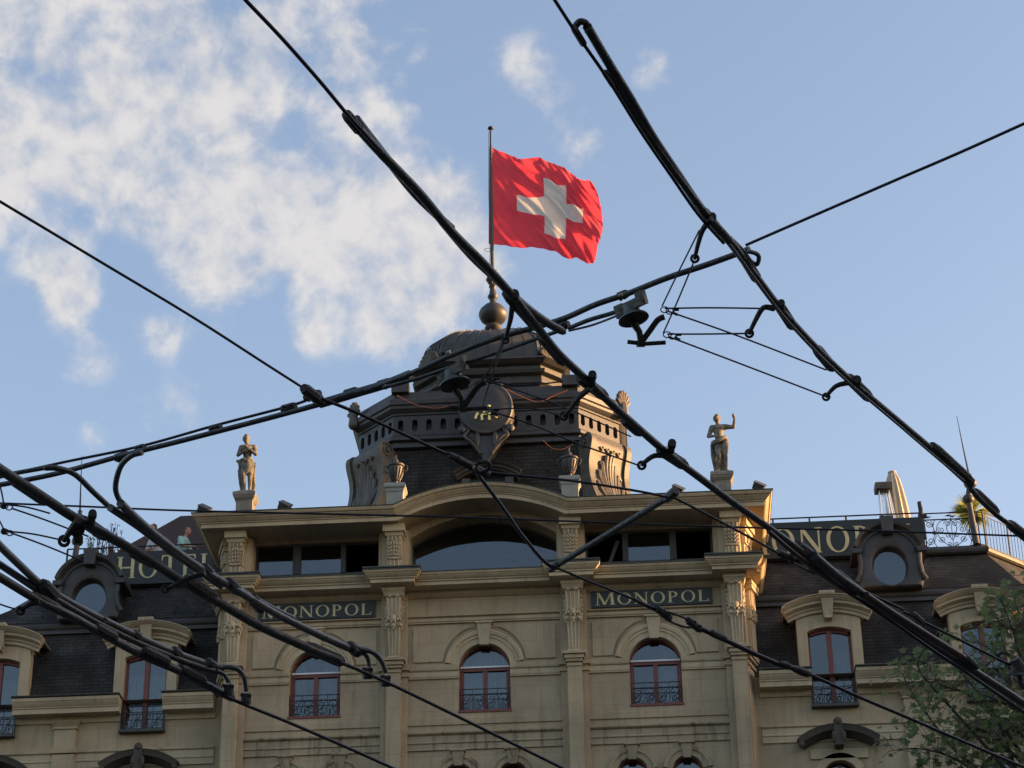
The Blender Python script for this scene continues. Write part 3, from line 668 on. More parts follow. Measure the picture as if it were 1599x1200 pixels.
for s, xend in ((-1, 15.2), (1, 15.6)):
    mr, Xs = wing(s, xend)
    # upper slope, with its 45 degree turn at the far end
    xc = 12.45 if s < 0 else 14.05
    r = MB()
    r.add([(s*7.2,1.42,26.2),(s*(xc+2.2 if s < 0 else xc+.75),1.42,26.2),(s*xc,2.6,27.72),(s*7.2,2.6,27.72)], [(0,1,2,3)])
    r.add([(s*(xc+2.2 if s < 0 else xc+.75),1.42,26.2),(s*xc,2.6,27.72),(s*(xc+5),7.6,27.72),(s*(xc+7),6.4,26.2)], [(0,1,2,3)])
    r.build('upper_roof', M['slate2'], mr)
    r = MB()
    E1 = [(s*7.2,2.52,27.80),(s*xc,2.52,27.80)]; E2 = [(s*xc,2.52,27.80),(s*(xc+5),7.5,27.80)]
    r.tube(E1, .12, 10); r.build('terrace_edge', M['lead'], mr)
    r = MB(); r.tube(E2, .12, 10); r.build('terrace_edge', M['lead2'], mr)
    d = MB(); d.prismZ([(s*7.2,2.6),(s*xc,2.6),(s*(xc+5),7.6),(s*(xc+5),14),(s*7.2,14)], 27.6, 27.78); d.build('terrace_floor', M['pave'], H)
    if s > 0:   # small roof side return by the lower slope
        r = MB(); r.box(15.6,15.7,.4,10,0,23.4); r.build('end_wall', M['wing'], H)
    # snow hooks
    r = MB()
    for i in range(8):
        x = s*(7.6+i*.62); r.tube([(x,1.60,26.42),(x,1.48,26.46),(x,1.47,26.62)], .012, 5)
    for z in (26.50,): r.tube([(s*7.4,1.50,z+.05),(s*(xc+1),1.50,z+.05)], .008, 5)
    r.build('snow_guard', M['cap'], mr)
    # dormers
    for q in Xs:
        x = s*q
        dm_ = thing('stone_dormer', (x,.35,23.5), None, None); del_tags(dm_); dm_.parent = H
        b = MB(); wall(b, x-.86, x+.86, 23.44, 25.12, .32, [(x,.585,23.44,24.66,.13)], .34)
        for k in (-1,1):
            b.add([(x+k*.86,.32,23.44),(x+k*.86,.32,25.12),(x+k*.86,1.8,25.12),(x+k*.86,1.4,23.44)], [(0,1,2,3)])
        b.add([(x-1.0,.34,25.1),(x+1.0,.34,25.1),(x+1.0,1.4,25.1),(x-1.0,1.4,25.1)], [(0,1,2,3)])
        A = arc(x, .9, 25.1, .28, 14); b.prismY(A, .33, 1.5)
        b.build('surround', M['trim'], dm_)
        b = MB(); b.face(arc(x,1.10,24.97,.27,22), [(0,-.06),(.07,-.06),(.07,.02),(.12,.04),(.12,.09),(.2,.12),(.26,.14),(.26,.20),(.31,.23),(.38,.29),(.38,.325),(0,.325)], .32)
        pd = b.build('pediment', M['trim'], dm_)
        b = MB(); b.face(arc(x,1.16,25.26,.285,22), [(-.9,.02),(.42,.02),(.42,.045),(-.9,.06)], .32); b.build('lead_cover', M['trim'], dm_)
        k = MB(); k.add([(x-.18,-.05,25.66),(x+.18,-.05,25.66),(x+.12,.10,25.02),(x-.12,.10,25.02),(x-.18,.4,25.66),(x+.18,.4,25.66),(x+.12,.4,25.02),(x-.12,.4,25.02)],[(0,1,2,3),(4,5,6,7),(0,1,5,4),(1,2,6,5),(2,3,7,6),(3,0,4,7)])
        k.box(x-.21,x+.21,-.09,.4,25.60,25.68); k.box(x-.10,x+.10,.07,.4,24.95,25.02); k.build('keystone', M['carve'], dm_)
        fr = MB(); y = .52
        fr.box(x-.585,x-.52,y,y+.1,22.57,24.68); fr.box(x+.52,x+.585,y,y+.1,22.57,24.68); fr.box(x-.065,x+.065,y-.02,y+.1,22.57,24.72); fr.box(x-.52,x+.52,y,y+.1,22.57,22.66)
        A = arc(x,.585,24.66,.13,14); Bi = arc(x,.585,24.56,.13,14)
        for i in range(14): fr.rings([[(A[i][0],y,A[i][1]),(A[i+1][0],y,A[i+1][1]),(Bi[i+1][0],y,Bi[i+1][1]),(Bi[i][0],y,Bi[i][1])],[(A[i][0],y+.1,A[i][1]),(A[i+1][0],y+.1,A[i+1][1]),(Bi[i+1][0],y+.1,Bi[i+1][1]),(Bi[i][0],y+.1,Bi[i][1])]])
        fr.build('frame', M['frame'], dm_)
        g = MB(); g.prismY([(x-.55,22.6)]+arc(x,.55,24.60,.13,14)+[(x+.55,22.6)], y+.05, y+.056); g.build('pane', M['glass'], dm_)
        cu = MB()
        if s < 0: curtains(cu, x-.5, x+.5, 22.6, 24.6, .85)
        else: curtains(cu, x+.18, x+.5, 22.6, 24.6, .85)
        cu.build('curtain', M['curtain'], dm_)
        ck = MB()
        for kx in (-1,1): ck.box(x+kx*.59-.008,x+kx*.59+.008,.30,.52,22.57,23.46)
        ck.box(x-.62,x+.62,.20,.52,22.50,22.57); ck.build('sill', M['cap'], dm_)
        rr = MB(); railing_panel(rr, x-.56, x+.56, 22.60, 23.22, .28); rr.build('window_railing', M['iron'], dm_)
        # floor below: arched window under a soot-dark broken pediment
        lw = thing('lower_window', (x,.4,19), None, None); del_tags(lw); lw.parent = H
        b = MB(); P = arc(x,.98,21.45,.34,16)
        b.face(P, [(0,-.12),(.08,-.1),(.16,-.02),(.28,.0),(.30,.10),(.34,.16),(0,.18)], .34)
        b.box(x-.11,x+.11,-.02,.4,21.35,21.98); b.ell((x,.02,22.0),.12,.1,.12)
        for kx in (-1,1): b.ell((x+kx*.12,.02,21.6),.07,.08,.16); b.ell((x+kx*.98,.14,21.44),.09,.12,.1)
        b.build('pediment', M['hood'], lw, smooth=True)
        b = MB(); b.face(arc(x,.45,20.75,.3,16), [(0,0),(.06,0),(.06,.2),(0,.2)], .4); b.box(x-.75,x+.75,.34,.398,21.1,21.36); b.build('surround', M['trim'], lw)
        b = MB(); b.prismY([(x-.45,19.0)]+arc(x,.45,20.75,.3,16)+[(x+.45,19.0)], .62, .626); b.build('pane', M['glass'], lw)
        b = MB(); b.box(x-.04,x+.04,.58,.66,19,21.0); b.box(x-.45,x+.45,.58,.66,20.6,20.68); b.build('frame', M['frame'], lw)
    # oculus dormer
    x = s*11.15; oc = thing('oculus_dormer', (x,.95,26.1), None, None); del_tags(oc); oc.parent = H
    n = 40; cz = 26.72; yf = .95
    outer = []
    ar = arc(x, .80, 27.25, .56, 16)[::-1]
    poly = [(x+.92,26.12),(x+.86,26.35),(x+.80,26.6),(x+.80,26.9),(x+.80,27.2)] + ar[1:-1] + [(x-.80,27.2),(x-.80,26.9),(x-.80,26.6),(x-.86,26.35),(x-.92,26.12)] + [(x-.92+1.84*i/10,26.12) for i in range(1,10)]
    outer = []
    import bisect
    seg_ = [0]
    for p, q in zip(poly, poly[1:]+poly[:1]): seg_.append(seg_[-1]+math.dist(p, q))
    for i in range(n):                              # resample the outline by angle
        a = 2*math.pi*i/n; best = None
        for p, q in zip(poly, poly[1:]+poly[:1]):
            px_, pz_ = p[0]-x, p[1]-cz; qx_, qz_ = q[0]-x, q[1]-cz; dx, dz = math.cos(a), math.sin(a)
            den = dx*(qz_-pz_)-dz*(qx_-px_)
            if abs(den) < 1e-9: continue
            t_ = (px_*(qz_-pz_)-pz_*(qx_-px_))/den; u_ = (px_*dz-pz_*dx)/den
            if t_ > 0 and -1e-6 <= u_ <= 1+1e-6: best = t_ if best is None else max(best, t_)
        outer.append((x+best*math.cos(a), cz+best*math.sin(a)))
    inner = [(x+.50*math.cos(2*math.pi*i/n), cz+.04+.58*math.sin(2*math.pi*i/n)) for i in range(n)]
    glr = [(x+.44*math.cos(2*math.pi*i/n), cz+.02+.54*math.sin(2*math.pi*i/n)) for i in range(n)]
    b = MB(); b.rings([[(p,yf+1.6,q) for p,q in outer],[(p,yf,q) for p,q in outer],[(p,yf-.04,q) for p,q in [(x+(a-x)*.93,cz+(c_-cz)*.93) for a,c_ in outer]],[(p,yf-.03,q) for p,q in [(x+.56*math.cos(2*math.pi*i/n), cz+.04+.64*math.sin(2*math.pi*i/n)) for i in range(n)]],[(p,yf+.0,q) for p,q in inner],[(p,yf+.22,q) for p,q in glr]], cap=False)
    b.build('zinc_surround', M['lead'], oc, smooth=True)
    b = MB(); b.rings([[(p,yf+.2,q) for p,q in glr],[(p,yf+.206,q) for p,q in glr]]); b.build('pane', M['glass2'], oc)
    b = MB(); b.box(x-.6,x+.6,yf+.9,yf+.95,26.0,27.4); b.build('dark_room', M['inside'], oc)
    b = MB(); P = arc(x,.74,27.22,.56,20)
    b.face(P, [(-.8,0),(.06,0),(.06,.07),(.12,.10),(.22,.15),(.25,.24),(-.8,.27)], yf)
    for k in (-1,1): b.box(min(x+k*.76,x+k*1.02),max(x+k*.76,x+k*1.02),yf-.2,yf+.9,27.10,27.24); b.tube([(x+k*.82,yf-.06,27.1),(x+k*.80,yf-.08,26.8),(x+k*.84,yf-.05,26.5),(x+k*.95,yf-.03,26.3)], .07, 8)
    b.prismY([(x-.15,27.66),(x+.15,27.66),(x+.19,28.14),(x-.19,28.14)], yf-.29, yf+.5)
    b.build('hood', M['lead'], oc)
# right end: side roof plane lit by the low sun
# ---------------------------------------------------------------- tower
CY = 5.45
def oct_(hf, ch, z, cy=CY):                       # chamfered square ring: half front width, chamfer
    t = hf+ch
    return [(-hf,cy-t,z),(hf,cy-t,z),(t,cy-hf,z),(t,cy+hf,z),(hf,cy+t,z),(-hf,cy+t,z),(-t,cy+hf,z),(-t,cy-hf,z)]
T = MB(); T.rings([oct_(2.80,1.15,28.3), oct_(2.64,1.12,31.36)])
tw = T.build('tower_base', M['slate'], H)
T = MB()
def od(d, z): return (2.70+.414*d, 1.15+.586*d, z)
ent = [od(-.04,31.30),od(.06,31.32),od(.06,31.42),od(.0,31.44),od(.0,31.50),od(.12,31.54),od(.12,31.63),od(.04,31.70),od(0,31.74),
       od(0,32.36),od(.04,32.38),od(.04,32.43),od(.08,32.46),od(.16,32.54),od(.17,32.62),od(.22,32.65),od(.24,32.78),od(.22,32.82),od(.06,32.86),od(.0,32.88),od(-.02,33.16),od(-.2,33.2)]
# frieze slots are cut by building the frieze faces from strips
for i in range(len(ent)-1):
    if ent[i][2] == 31.74: continue
    T.rings([oct_(*ent[i]), oct_(*ent[i+1])], cap=False)
def frieze(p, q, n, w_):                          # wall from p to q with n round-ended slots, 0.12 deep
    p = Vector(p+(0,)); q = Vector(q+(0,)); L = (q-p).length; d_ = (q-p)/L; nin = Vector((-d_.y, d_.x, 0)); z0, z1 = 31.74, 32.36; zb, zt = 31.86, 32.24
    xs = 0
    for i in range(n):
        c_ = L*(i+.5)/n; a, b = c_-w_, c_+w_
        K = [(a,zb+w_)]+[(c_-w_*math.cos(t),zt-w_+w_*math.sin(t)) for t in (.5,1.05,1.57,2.1,2.64)]+[(b,zb+w_)]
        K2 = [(c_+w_*math.cos(t),zb+w_-w_*math.sin(t)) for t in (.5,1.05,1.57,2.1,2.64)]
        full = K+K2
        P3 = lambda u, z, dep=0: p+d_*u+nin*dep+Vector((0,0,z))
        T.add([P3(xs,z0),P3(a,z0),P3(a,z1),P3(xs,z1)], [(0,1,2,3)])
        top = [(a,zb+w_),]+K[1:-1]+[(b,zb+w_)]
        for (ua, za), (ub, zb_) in zip(top, top[1:]): T.add([P3(ua,za),P3(ub,zb_),P3(ub,z1),P3(ua,z1)], [(0,1,2,3)])
        bot = [(b,zb+w_)]+K2+[(a,zb+w_)]
        for (ua, za), (ub, zb_) in zip(bot, bot[1:]): T.add([P3(ua,za),P3(ub,zb_),P3(ub,z0),P3(ua,z0)], [(0,1,2,3)])
        for (ua, za), (ub, zb_) in zip(full, full[1:]+full[:1]): T.add([P3(ua,za),P3(ub,zb_),P3(ub,zb_,.22),P3(ua,za,.22)], [(0,1,2,3)])
        xs = b
    T.add([P3(xs,z0),P3(L,z0),P3(L,z1),P3(xs,z1)], [(0,1,2,3)])
o8 = [(v[0],v[1]) for v in oct_(2.70,1.15,0)]
for i in range(8): frieze(o8[i], o8[(i+1) % 8], 13 if i % 2 == 0 else 5, .085)
T.rings([oct_(2.48,1.15,31.7), oct_(2.48,1.15,32.4)])
en = T.build('tower_entablature', M['lead'], H)
en.data.materials.append(M['inside'])
# sloping sheet roof up to the attic of the dome
T = MB(); T.rings([oct_(2.5,1.1,33.22), oct_(1.72,.62,33.75)])
T.rings([oct_(1.60,.62,33.72), oct_(1.60,.62,33.95), oct_(1.50,.58,34.12), oct_(1.58,.60,34.20),oct_(1.58,.60,34.42),oct_(1.68,.66,34.46),oct_(1.70,.68,34.56),oct_(1.56,.60,34.60),oct_(1.56,.60,34.78),oct_(1.64,.64,34.82),oct_(1.74,.68,34.92),oct_(1.70,.66,35.0),oct_(1.55,.6,35.02)])
at = T.build('dome_attic', M['lead'], H)
T = MB()
prof = [(1.46,.64,34.98),(1.50,.66,35.2),(1.50,.66,35.5),(1.43,.64,35.85),(1.27,.60,36.17),(1.04,.54,36.43),(.85,.48,36.58),(.5,.35,36.70),(.2,.15,36.75)]
T.rings([oct_(a*.97,b*.97,z-.02) for a,b,z in prof])
for f in range(8):                                # standing seams
    for k in range(8 if f % 2 == 0 else 5):
        nk = 8 if f % 2 == 0 else 5; t = (k+.0)/nk; pts = []
        for a,b,z in prof:
            o = oct_(a*.97,b*.97,z); p, q = Vector(o[f]), Vector(o[(f+1)%8]); pts.append(p.lerp(q, t))
        T.tube(catmull(pts,3), .017, 5)
dome = T.build('dome', M['zinc'], H, smooth=True)
for sx in (-1,1):                                 # shell fans on the dome's chamfers
    T = MB(); base = Vector((sx*1.80, CY-1.80, 35.0)); ax = Vector((sx*.707,.707,0)); nr = Vector((sx*.707,-.707,0))
    for i in range(9):
        a = (i-4)*.30
        tip = base+ax*math.sin(a)*.42+Vector((0,0,1))*(.08+math.cos(a)*.42)+nr*.10
        T.cap2(base+Vector((0,0,.06))+nr*.10, .03, tip, .07, 6)
    T.cap2(base+nr*.06-ax*.45, .07, base+nr*.06+ax*.45, .07, 8)
    T.build('shell_ornament', M['lead2'], dome, smooth=True)
T = MB()
T.lathe([(.62,-.05),(.55,.02),(.34,.08),(.17,.14),(.13,.24),(.15,.30),(.24,.36),(.28,.45),(.24,.54),(.15,.58),(.13,.62),(.24,.66),(.38,.74),(.45,.88),(.46,.98),(.42,1.10),(.28,1.26),(.12,1.36),(.10,1.5),(.15,1.56),(.17,1.63),(.12,1.70),(.09,1.9),(.13,1.98),(.10,2.08),(.07,2.4)], 0, CY, 36.88, 24)
for i in range(6):
    a = i*math.pi/3+.3; T.tube([(0.07*math.cos(a),CY+.07*math.sin(a),38.95),(0.17*math.cos(a),CY+.17*math.sin(a),39.1),(.12*math.cos(a),CY+.12*math.sin(a),39.28),(.2*math.cos(a),CY+.2*math.sin(a),39.42)], [.05,.06,.045,.01], 6)
T.build('finial', M['lead'], dome, smooth=True)
# volute consoles on the tower's chamfers, with acanthus leaf
for sx in (-1,1):
    cen = Vector((sx*3.30, CY-3.30, 0)); ax = Vector((sx*.707,.707,0)); nr = Vector((sx*.707,-.707,0)); up = Vector((0,0,1))
    prof = [(0,31.45),(.18,31.50),(.34,31.42),(.40,31.25),(.36,31.02),(.28,30.75),(.24,30.45),(.27,30.1),(.36,29.75),(.50,29.4),(.66,29.1),(.78,28.85),(.80,28.4)]
    prof = [(a.x, a.y) for a in catmull([(p,q,0) for p,q in prof], 3)]
    v = MB()
    hw = .70
    v.rings([[cen+ax*k+nr*o+up*z for o, z in prof]+[cen+ax*k+nr*(-.3)+up*28.4, cen+ax*k+nr*(-.3)+up*31.45] for k in (-hw*.85, hw*.85)])
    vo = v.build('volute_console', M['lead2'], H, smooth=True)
    v = MB()
    for k in (-1,1):
        v.rings([[cen+ax*(k*hw+d_)+nr*(o+.07)+up*z for o, z in prof]+[cen+ax*(k*hw+d_)+nr*(-.3)+up*28.4, cen+ax*(k*hw+d_)+nr*(-.3)+up*31.5] for d_ in (-.09,.09)])
        P = [cen+ax*(k*(hw+.10))+nr*(.17+a)+up*(31.22+b) for a, b in [(r_*math.cos(t), r_*math.sin(t)) for r_, t in [(.23*(1-.85*i/24), .9+i*.42) for i in range(24)]]]
        v.tube(P, .035, 6); v.ell(cen+ax*(k*(hw+.10))+nr*.17+up*31.22, .06,.06,.06)
    v.build('scroll_rim', M['lead2'], vo, smooth=True)
    v = MB()
    def pt(u, z):
        o = min(prof, key=lambda p: abs(p[1]-z))[0]
        return cen+ax*u+nr*(o+.02)+up*z
    for i in range(9):
        a = (i-4)/4; h = 31.0-.95*abs(a)**1.6
        P = [pt(a*.05, 28.8), pt(a*.16, 29.25), pt(a*.34, 29.25+(h-29.25)*.45), pt(a*.46, 29.25+(h-29.25)*.8), pt(a*.50+.02*math.sin(i*2), h), pt(a*.62+(.05 if i % 2 else -.03), h-.10)]
        v.tube(catmull(P, 3), [.03+.055*math.sin(math.pi*min(1,(j/15)**1.4)) for j in range(16)], 7)
        if 0 < i < 8: v.cap2(pt(a*.40+.05, 29.25+(h-29.25)*.6), .03, pt(a*.46+.10, 29.25+(h-29.25)*.75), .045, 6)
    for i in range(4): v.tube([pt((i-1.5)*.22-.07,31.1), pt((i-1.5)*.22,31.02), pt((i-1.5)*.22+.06,31.12)], .035, 6)
    v.build('acanthus_leaf', M['lead2'], vo, smooth=True)
# shell antefixes at the cornice corners
for sx in (-1,1):
    T = MB(); c0 = Vector((sx*4.0, CY-2.9, 32.78)); ax = Vector((sx*.707,.707,0))
    for i in range(7):
        a = (i-3)*.42; T.cap2(c0, .05, c0+ax*math.sin(a)*.22+Vector((0,0,1))*(.12+math.cos(a)*.42), .075, 8)
    T.cap2(c0-Vector((0,0,.15)), .16, c0+Vector((0,0,.1)), .13, 8)
    T.build('antefix', M['lead2'], H, smooth=True)
    T = MB(); T.box(sx*2.5-.26,sx*2.5+.26,CY-4.0,CY-3.6,33.1,33.42); T.build('corner_block', M['lead'], H)
# crest cartouche with gilt device
cm = MB()
n = 28
def ring_(rx, rz, y, cz): return [(rx*math.cos(2*math.pi*i/n)+.05, y, cz+rz*math.sin(2*math.pi*i/n)) for i in range(n)]
cm.rings([ring_(.80,.86,1.4,32.15), ring_(.80,.86,.90,32.15), ring_(.76,.82,.84,32.15), ring_(.66,.72,.84,32.15), ring_(.62,.68,.82,32.15), ring_(.30,.34,.81,32.15)])
cm.prismY([(-.42,31.6),(.52,31.6),(.60,31.35),(.42,31.15),(.28,30.9),(.15,30.55),(.05,30.4),(-.05,30.55),(-.18,30.9),(-.32,31.15),(-.50,31.35)], .95, 1.5)
for k in (-1,1):
    cm.tube(catmull([(.05+k*.70,1.0,31.7),(.05+k*.62,.92,31.55),(.05+k*.5,.90,31.45),(.05+k*.62,.86,31.25),(.05+k*.4,.9,31.05),(.05+k*.15,.92,30.7)],4), .05, 7)
    cm.ell((.05+k*.70,.88,31.48), .12,.08,.13); cm.ell((.05+k*.25,.9,31.2),.07,.05,.3)
    cm.tube([(.05+k*q*.12,.9,32.95+.12*math.sin(q)) for q in range(5)], .06, 6)
crest = cm.build('crest_cartouche', M['lead'], H, smooth=True)
g = MB()
def gbar(xa, za, xb, zb, w_=.035): 
    d_ = Vector((xb-xa,0,zb-za)); L = d_.length; d_.normalize(); pr = d_.cross(Vector((0,1,0)))
    g.obox(((xa+xb)/2,.76,(za+zb)/2), d_, Vector((0,1,0)), pr, L/2, .02, w_)
G = lambda px, py: (onY(px,py,.76).x, onY(px,py,.76).z)
for a, b, c_, d_ in ((746,645,742,654),(752,648,753,656.5),(764,643,764,656),(770,643.5,776,652),(753,648,758,645),(758,647.5,764,643)):
    gbar(*G(a,b), *G(c_,d_), .032)
for a, b in ((746.5,639),(763.5,634),(756,644)): q = G(a,b); g.ell((q[0],.76,q[1]), .045,.02,.035)
g.build('gilt_device', M['bgold'], crest)
# little curved pediment of a dormer hatch below the crest
T = MB()
T.face(arc(.05,.85,30.08,.30,16), [(-.6,0),(.30,0),(.33,.05),(.38,.08),(.40,.14),(.46,.17),(.50,.23),(-.6,.26)], 1.6)
for k in (-1,1): T.box(.05+k*.62-.12,.05+k*.62+.12,1.25,1.7,28.6,30.1)
hp = T.build('hatch_pediment', M['lead'], H)
MB().box(-.45,.55,1.35,1.6,28.7,30.1).build('dark_hatch', M['inside'], hp)
# ---------------------------------------------------------------- lettering
def glyph(ch):                                    # serif capitals as quads (x,y 0..1) and rings
    q = []; r = []; W = .8
    def bar(xa, ya, xb, yb, w_): q.append([(xa-w_/2,ya),(xa+w_/2,ya),(xb+w_/2,yb),(xb-w_/2,yb)])
    def serif(x, y, w_=.30): q.append([(x-w_/2,y-(0 if y < .5 else .035)),(x+w_/2,y-(0 if y < .5 else .035)),(x+w_/2,y+(.035 if y < .5 else 0)),(x-w_/2,y+(.035 if y < .5 else 0))])
    if ch == 'H':
        W = .92; bar(.16,0,.16,1,.16); bar(.76,0,.76,1,.16); q.append([(.16,.46),(.76,.46),(.76,.53),(.16,.53)])
        for x in (.16,.76): serif(x,0); serif(x,1)
    elif ch == 'M':
        W = 1.16; bar(.14,0,.18,1,.06); bar(.20,1,.56,.02,.16); bar(.56,.02,.92,1,.07); bar(1.0,0,.96,1,.17)
        serif(.14,0,.28); serif(1.0,0,.32); serif(.14,1,.22); serif(1.0,1,.22)
    elif ch == 'N':
        W = 1.0; bar(.16,0,.16,1,.07); bar(.16,1,.84,0,.18); bar(.84,0,.84,1,.07); serif(.16,0,.28); serif(.84,1,.28); serif(.12,1,.22)
    elif ch == 'O': W = 1.0; r.append((.5,.5,.46,.52,.305,.465,0,2*math.pi))
    elif ch == 'P': W = .78; bar(.20,0,.20,1,.16); serif(.20,0,.32); serif(.16,1,.22); r.append((.26,.72,.43,.28,.27,.225,-math.pi/2,math.pi/2))
    elif ch == 'L': W = .76; bar(.20,0,.20,1,.16); serif(.20,1,.32); q.append([(.06,0),(.72,0),(.72,.05),(.06,.05)]); q.append([(.62,0),(.72,0),(.74,.26),(.70,.26)])
    elif ch == 'T': W = .86; bar(.43,0,.43,1,.16); serif(.43,0,.32); q.append([(.03,.95),(.83,.95),(.83,1),(.03,1)]); q.append([(.03,1),(.02,.76),(.06,.76),(.12,1)]); q.append([(.83,1),(.84,.76),(.80,.76),(.74,1)])
    elif ch == 'E':
        W = .78; bar(.20,0,.20,1,.16); q.append([(.06,0),(.70,0),(.70,.05),(.06,.05)]); q.append([(.06,.95),(.66,.95),(.66,1),(.06,1)]); q.append([(.2,.48),(.5,.48),(.5,.53),(.2,.53)])
        q.append([(.60,0),(.70,0),(.74,.26),(.70,.26)]); q.append([(.56,1),(.66,1),(.69,.78),(.65,.78)]); q.append([(.48,.40),(.51,.40),(.51,.62),(.48,.62)])
    return q, r, W
def sign(label, text, x0, x1, z0, z1, y, lx0, lx1, lz0, lz1, first=1.0, group=None):
    t = thing('sign_board', ((x0+x1)/2, y, z0), label, 'sign', group)
    MB().box(x0,x1,y,y+.05,z0,z1).build('board', M['board'], t)
    gl = [glyph(c) for c in text]; gap = .10
    tot = sum(g_[2]*(first if i == 0 else 1) for i, g_ in enumerate(gl)) + gap*(len(gl)-1)
    k = (lx1-lx0)/tot; cx = lx0; h = lz1-lz0
    for i, (q, r, W) in enumerate(gl):
        f_ = first if i == 0 else 1.0
        mb = MB(); yy = y-.012
        for qi, poly in enumerate(q): mb.prismY([(cx+a*k*f_, lz0+b*h*(1.08 if f_ > 1 else 1)) for a, b in poly], yy-.001*qi, y-.0005)
        for (ox, oz, ra, rb, ia, ib, t0, t1) in r:
            n = 28; fs = []
            O = [(cx+(ox+ra*math.cos(t0+(t1-t0)*j/n))*k, lz0+(oz+rb*math.sin(t0+(t1-t0)*j/n))*h) for j in range(n+1)]
            I = [(cx+(ox+ia*math.cos(t0+(t1-t0)*j/n))*k, lz0+(oz+ib*math.sin(t0+(t1-t0)*j/n))*h) for j in range(n+1)]
            for j in range(n): mb.rings([[(O[j][0],yy,O[j][1]),(O[j+1][0],yy,O[j+1][1]),(I[j+1][0],yy,I[j+1][1]),(I[j][0],yy,I[j][1])],[(O[j][0],y-.0006,O[j][1]),(O[j+1][0],y-.0006,O[j+1][1]),(I[j+1][0],y-.0006,I[j+1][1]),(I[j][0],y-.0006,I[j][1])]], cap=True)
        mb.build('letter', M['gold'], t)
        cx += (W*f_+gap)*k
    return t
sign('long black facade board reading MONOPOL between the two right-hand pilasters', 'MONOPOL', 2.92, 6.19, 25.44, 25.91, -.06, 3.02, 6.10, 25.50, 25.83, 1.15)
sign('long black facade board reading MONOPOL, its left end behind the trolley rails', 'MONOPOL', -6.17, -2.96, 25.43, 25.90, -.06, -6.07, -3.06, 25.49, 25.82, 1.15)
sign('big black roof edge board reading HOTEL below the guests on the terrace', 'HOTEL', -11.0, -7.0, 27.72, 28.74, 2.36, -10.77, -7.90, 27.90, 28.58)
sign('big black roof edge board reading MONOPOL behind the right oculus dormer', 'MONOPOL', 7.0, 12.36, 27.72, 28.82, 2.36, 7.14, 12.26, 27.84, 28.62, 1.0)
# ---------------------------------------------------------------- statues
def figure(mb, J, R, links):
    for a, b in links: mb.cap2(J[a], R[a], J[b], R[b], 12)
def head(mb, c, s, yaw=0., pitch=0., bun=True):
    rot = Matrix.Rotation(yaw, 3, 'Z') @ Matrix.Rotation(pitch, 3, 'X'); P = lambda x, y, z: Vector(c)+rot @ Vector((x*s,y*s,z*s))
    mb.ell(P(0,.01,.02), .075*s,.095*s,.115*s,14,10,rot); mb.ell(P(0,-.035,-.055), .05*s,.055*s,.055*s,10,8,rot)
    mb.ell(P(0,-.105,-.01), .014*s,.022*s,.03*s,8,6,rot); mb.ell(P(0,-.085,.03), .05*s,.02*s,.012*s,8,6,rot); mb.ell(P(0,-.09,-.055), .025*s,.015*s,.010*s,8,6,rot)
    for k in (-1,1): mb.ell(P(k*.076,.01,-.005), .012*s,.02*s,.03*s,8,6,rot)
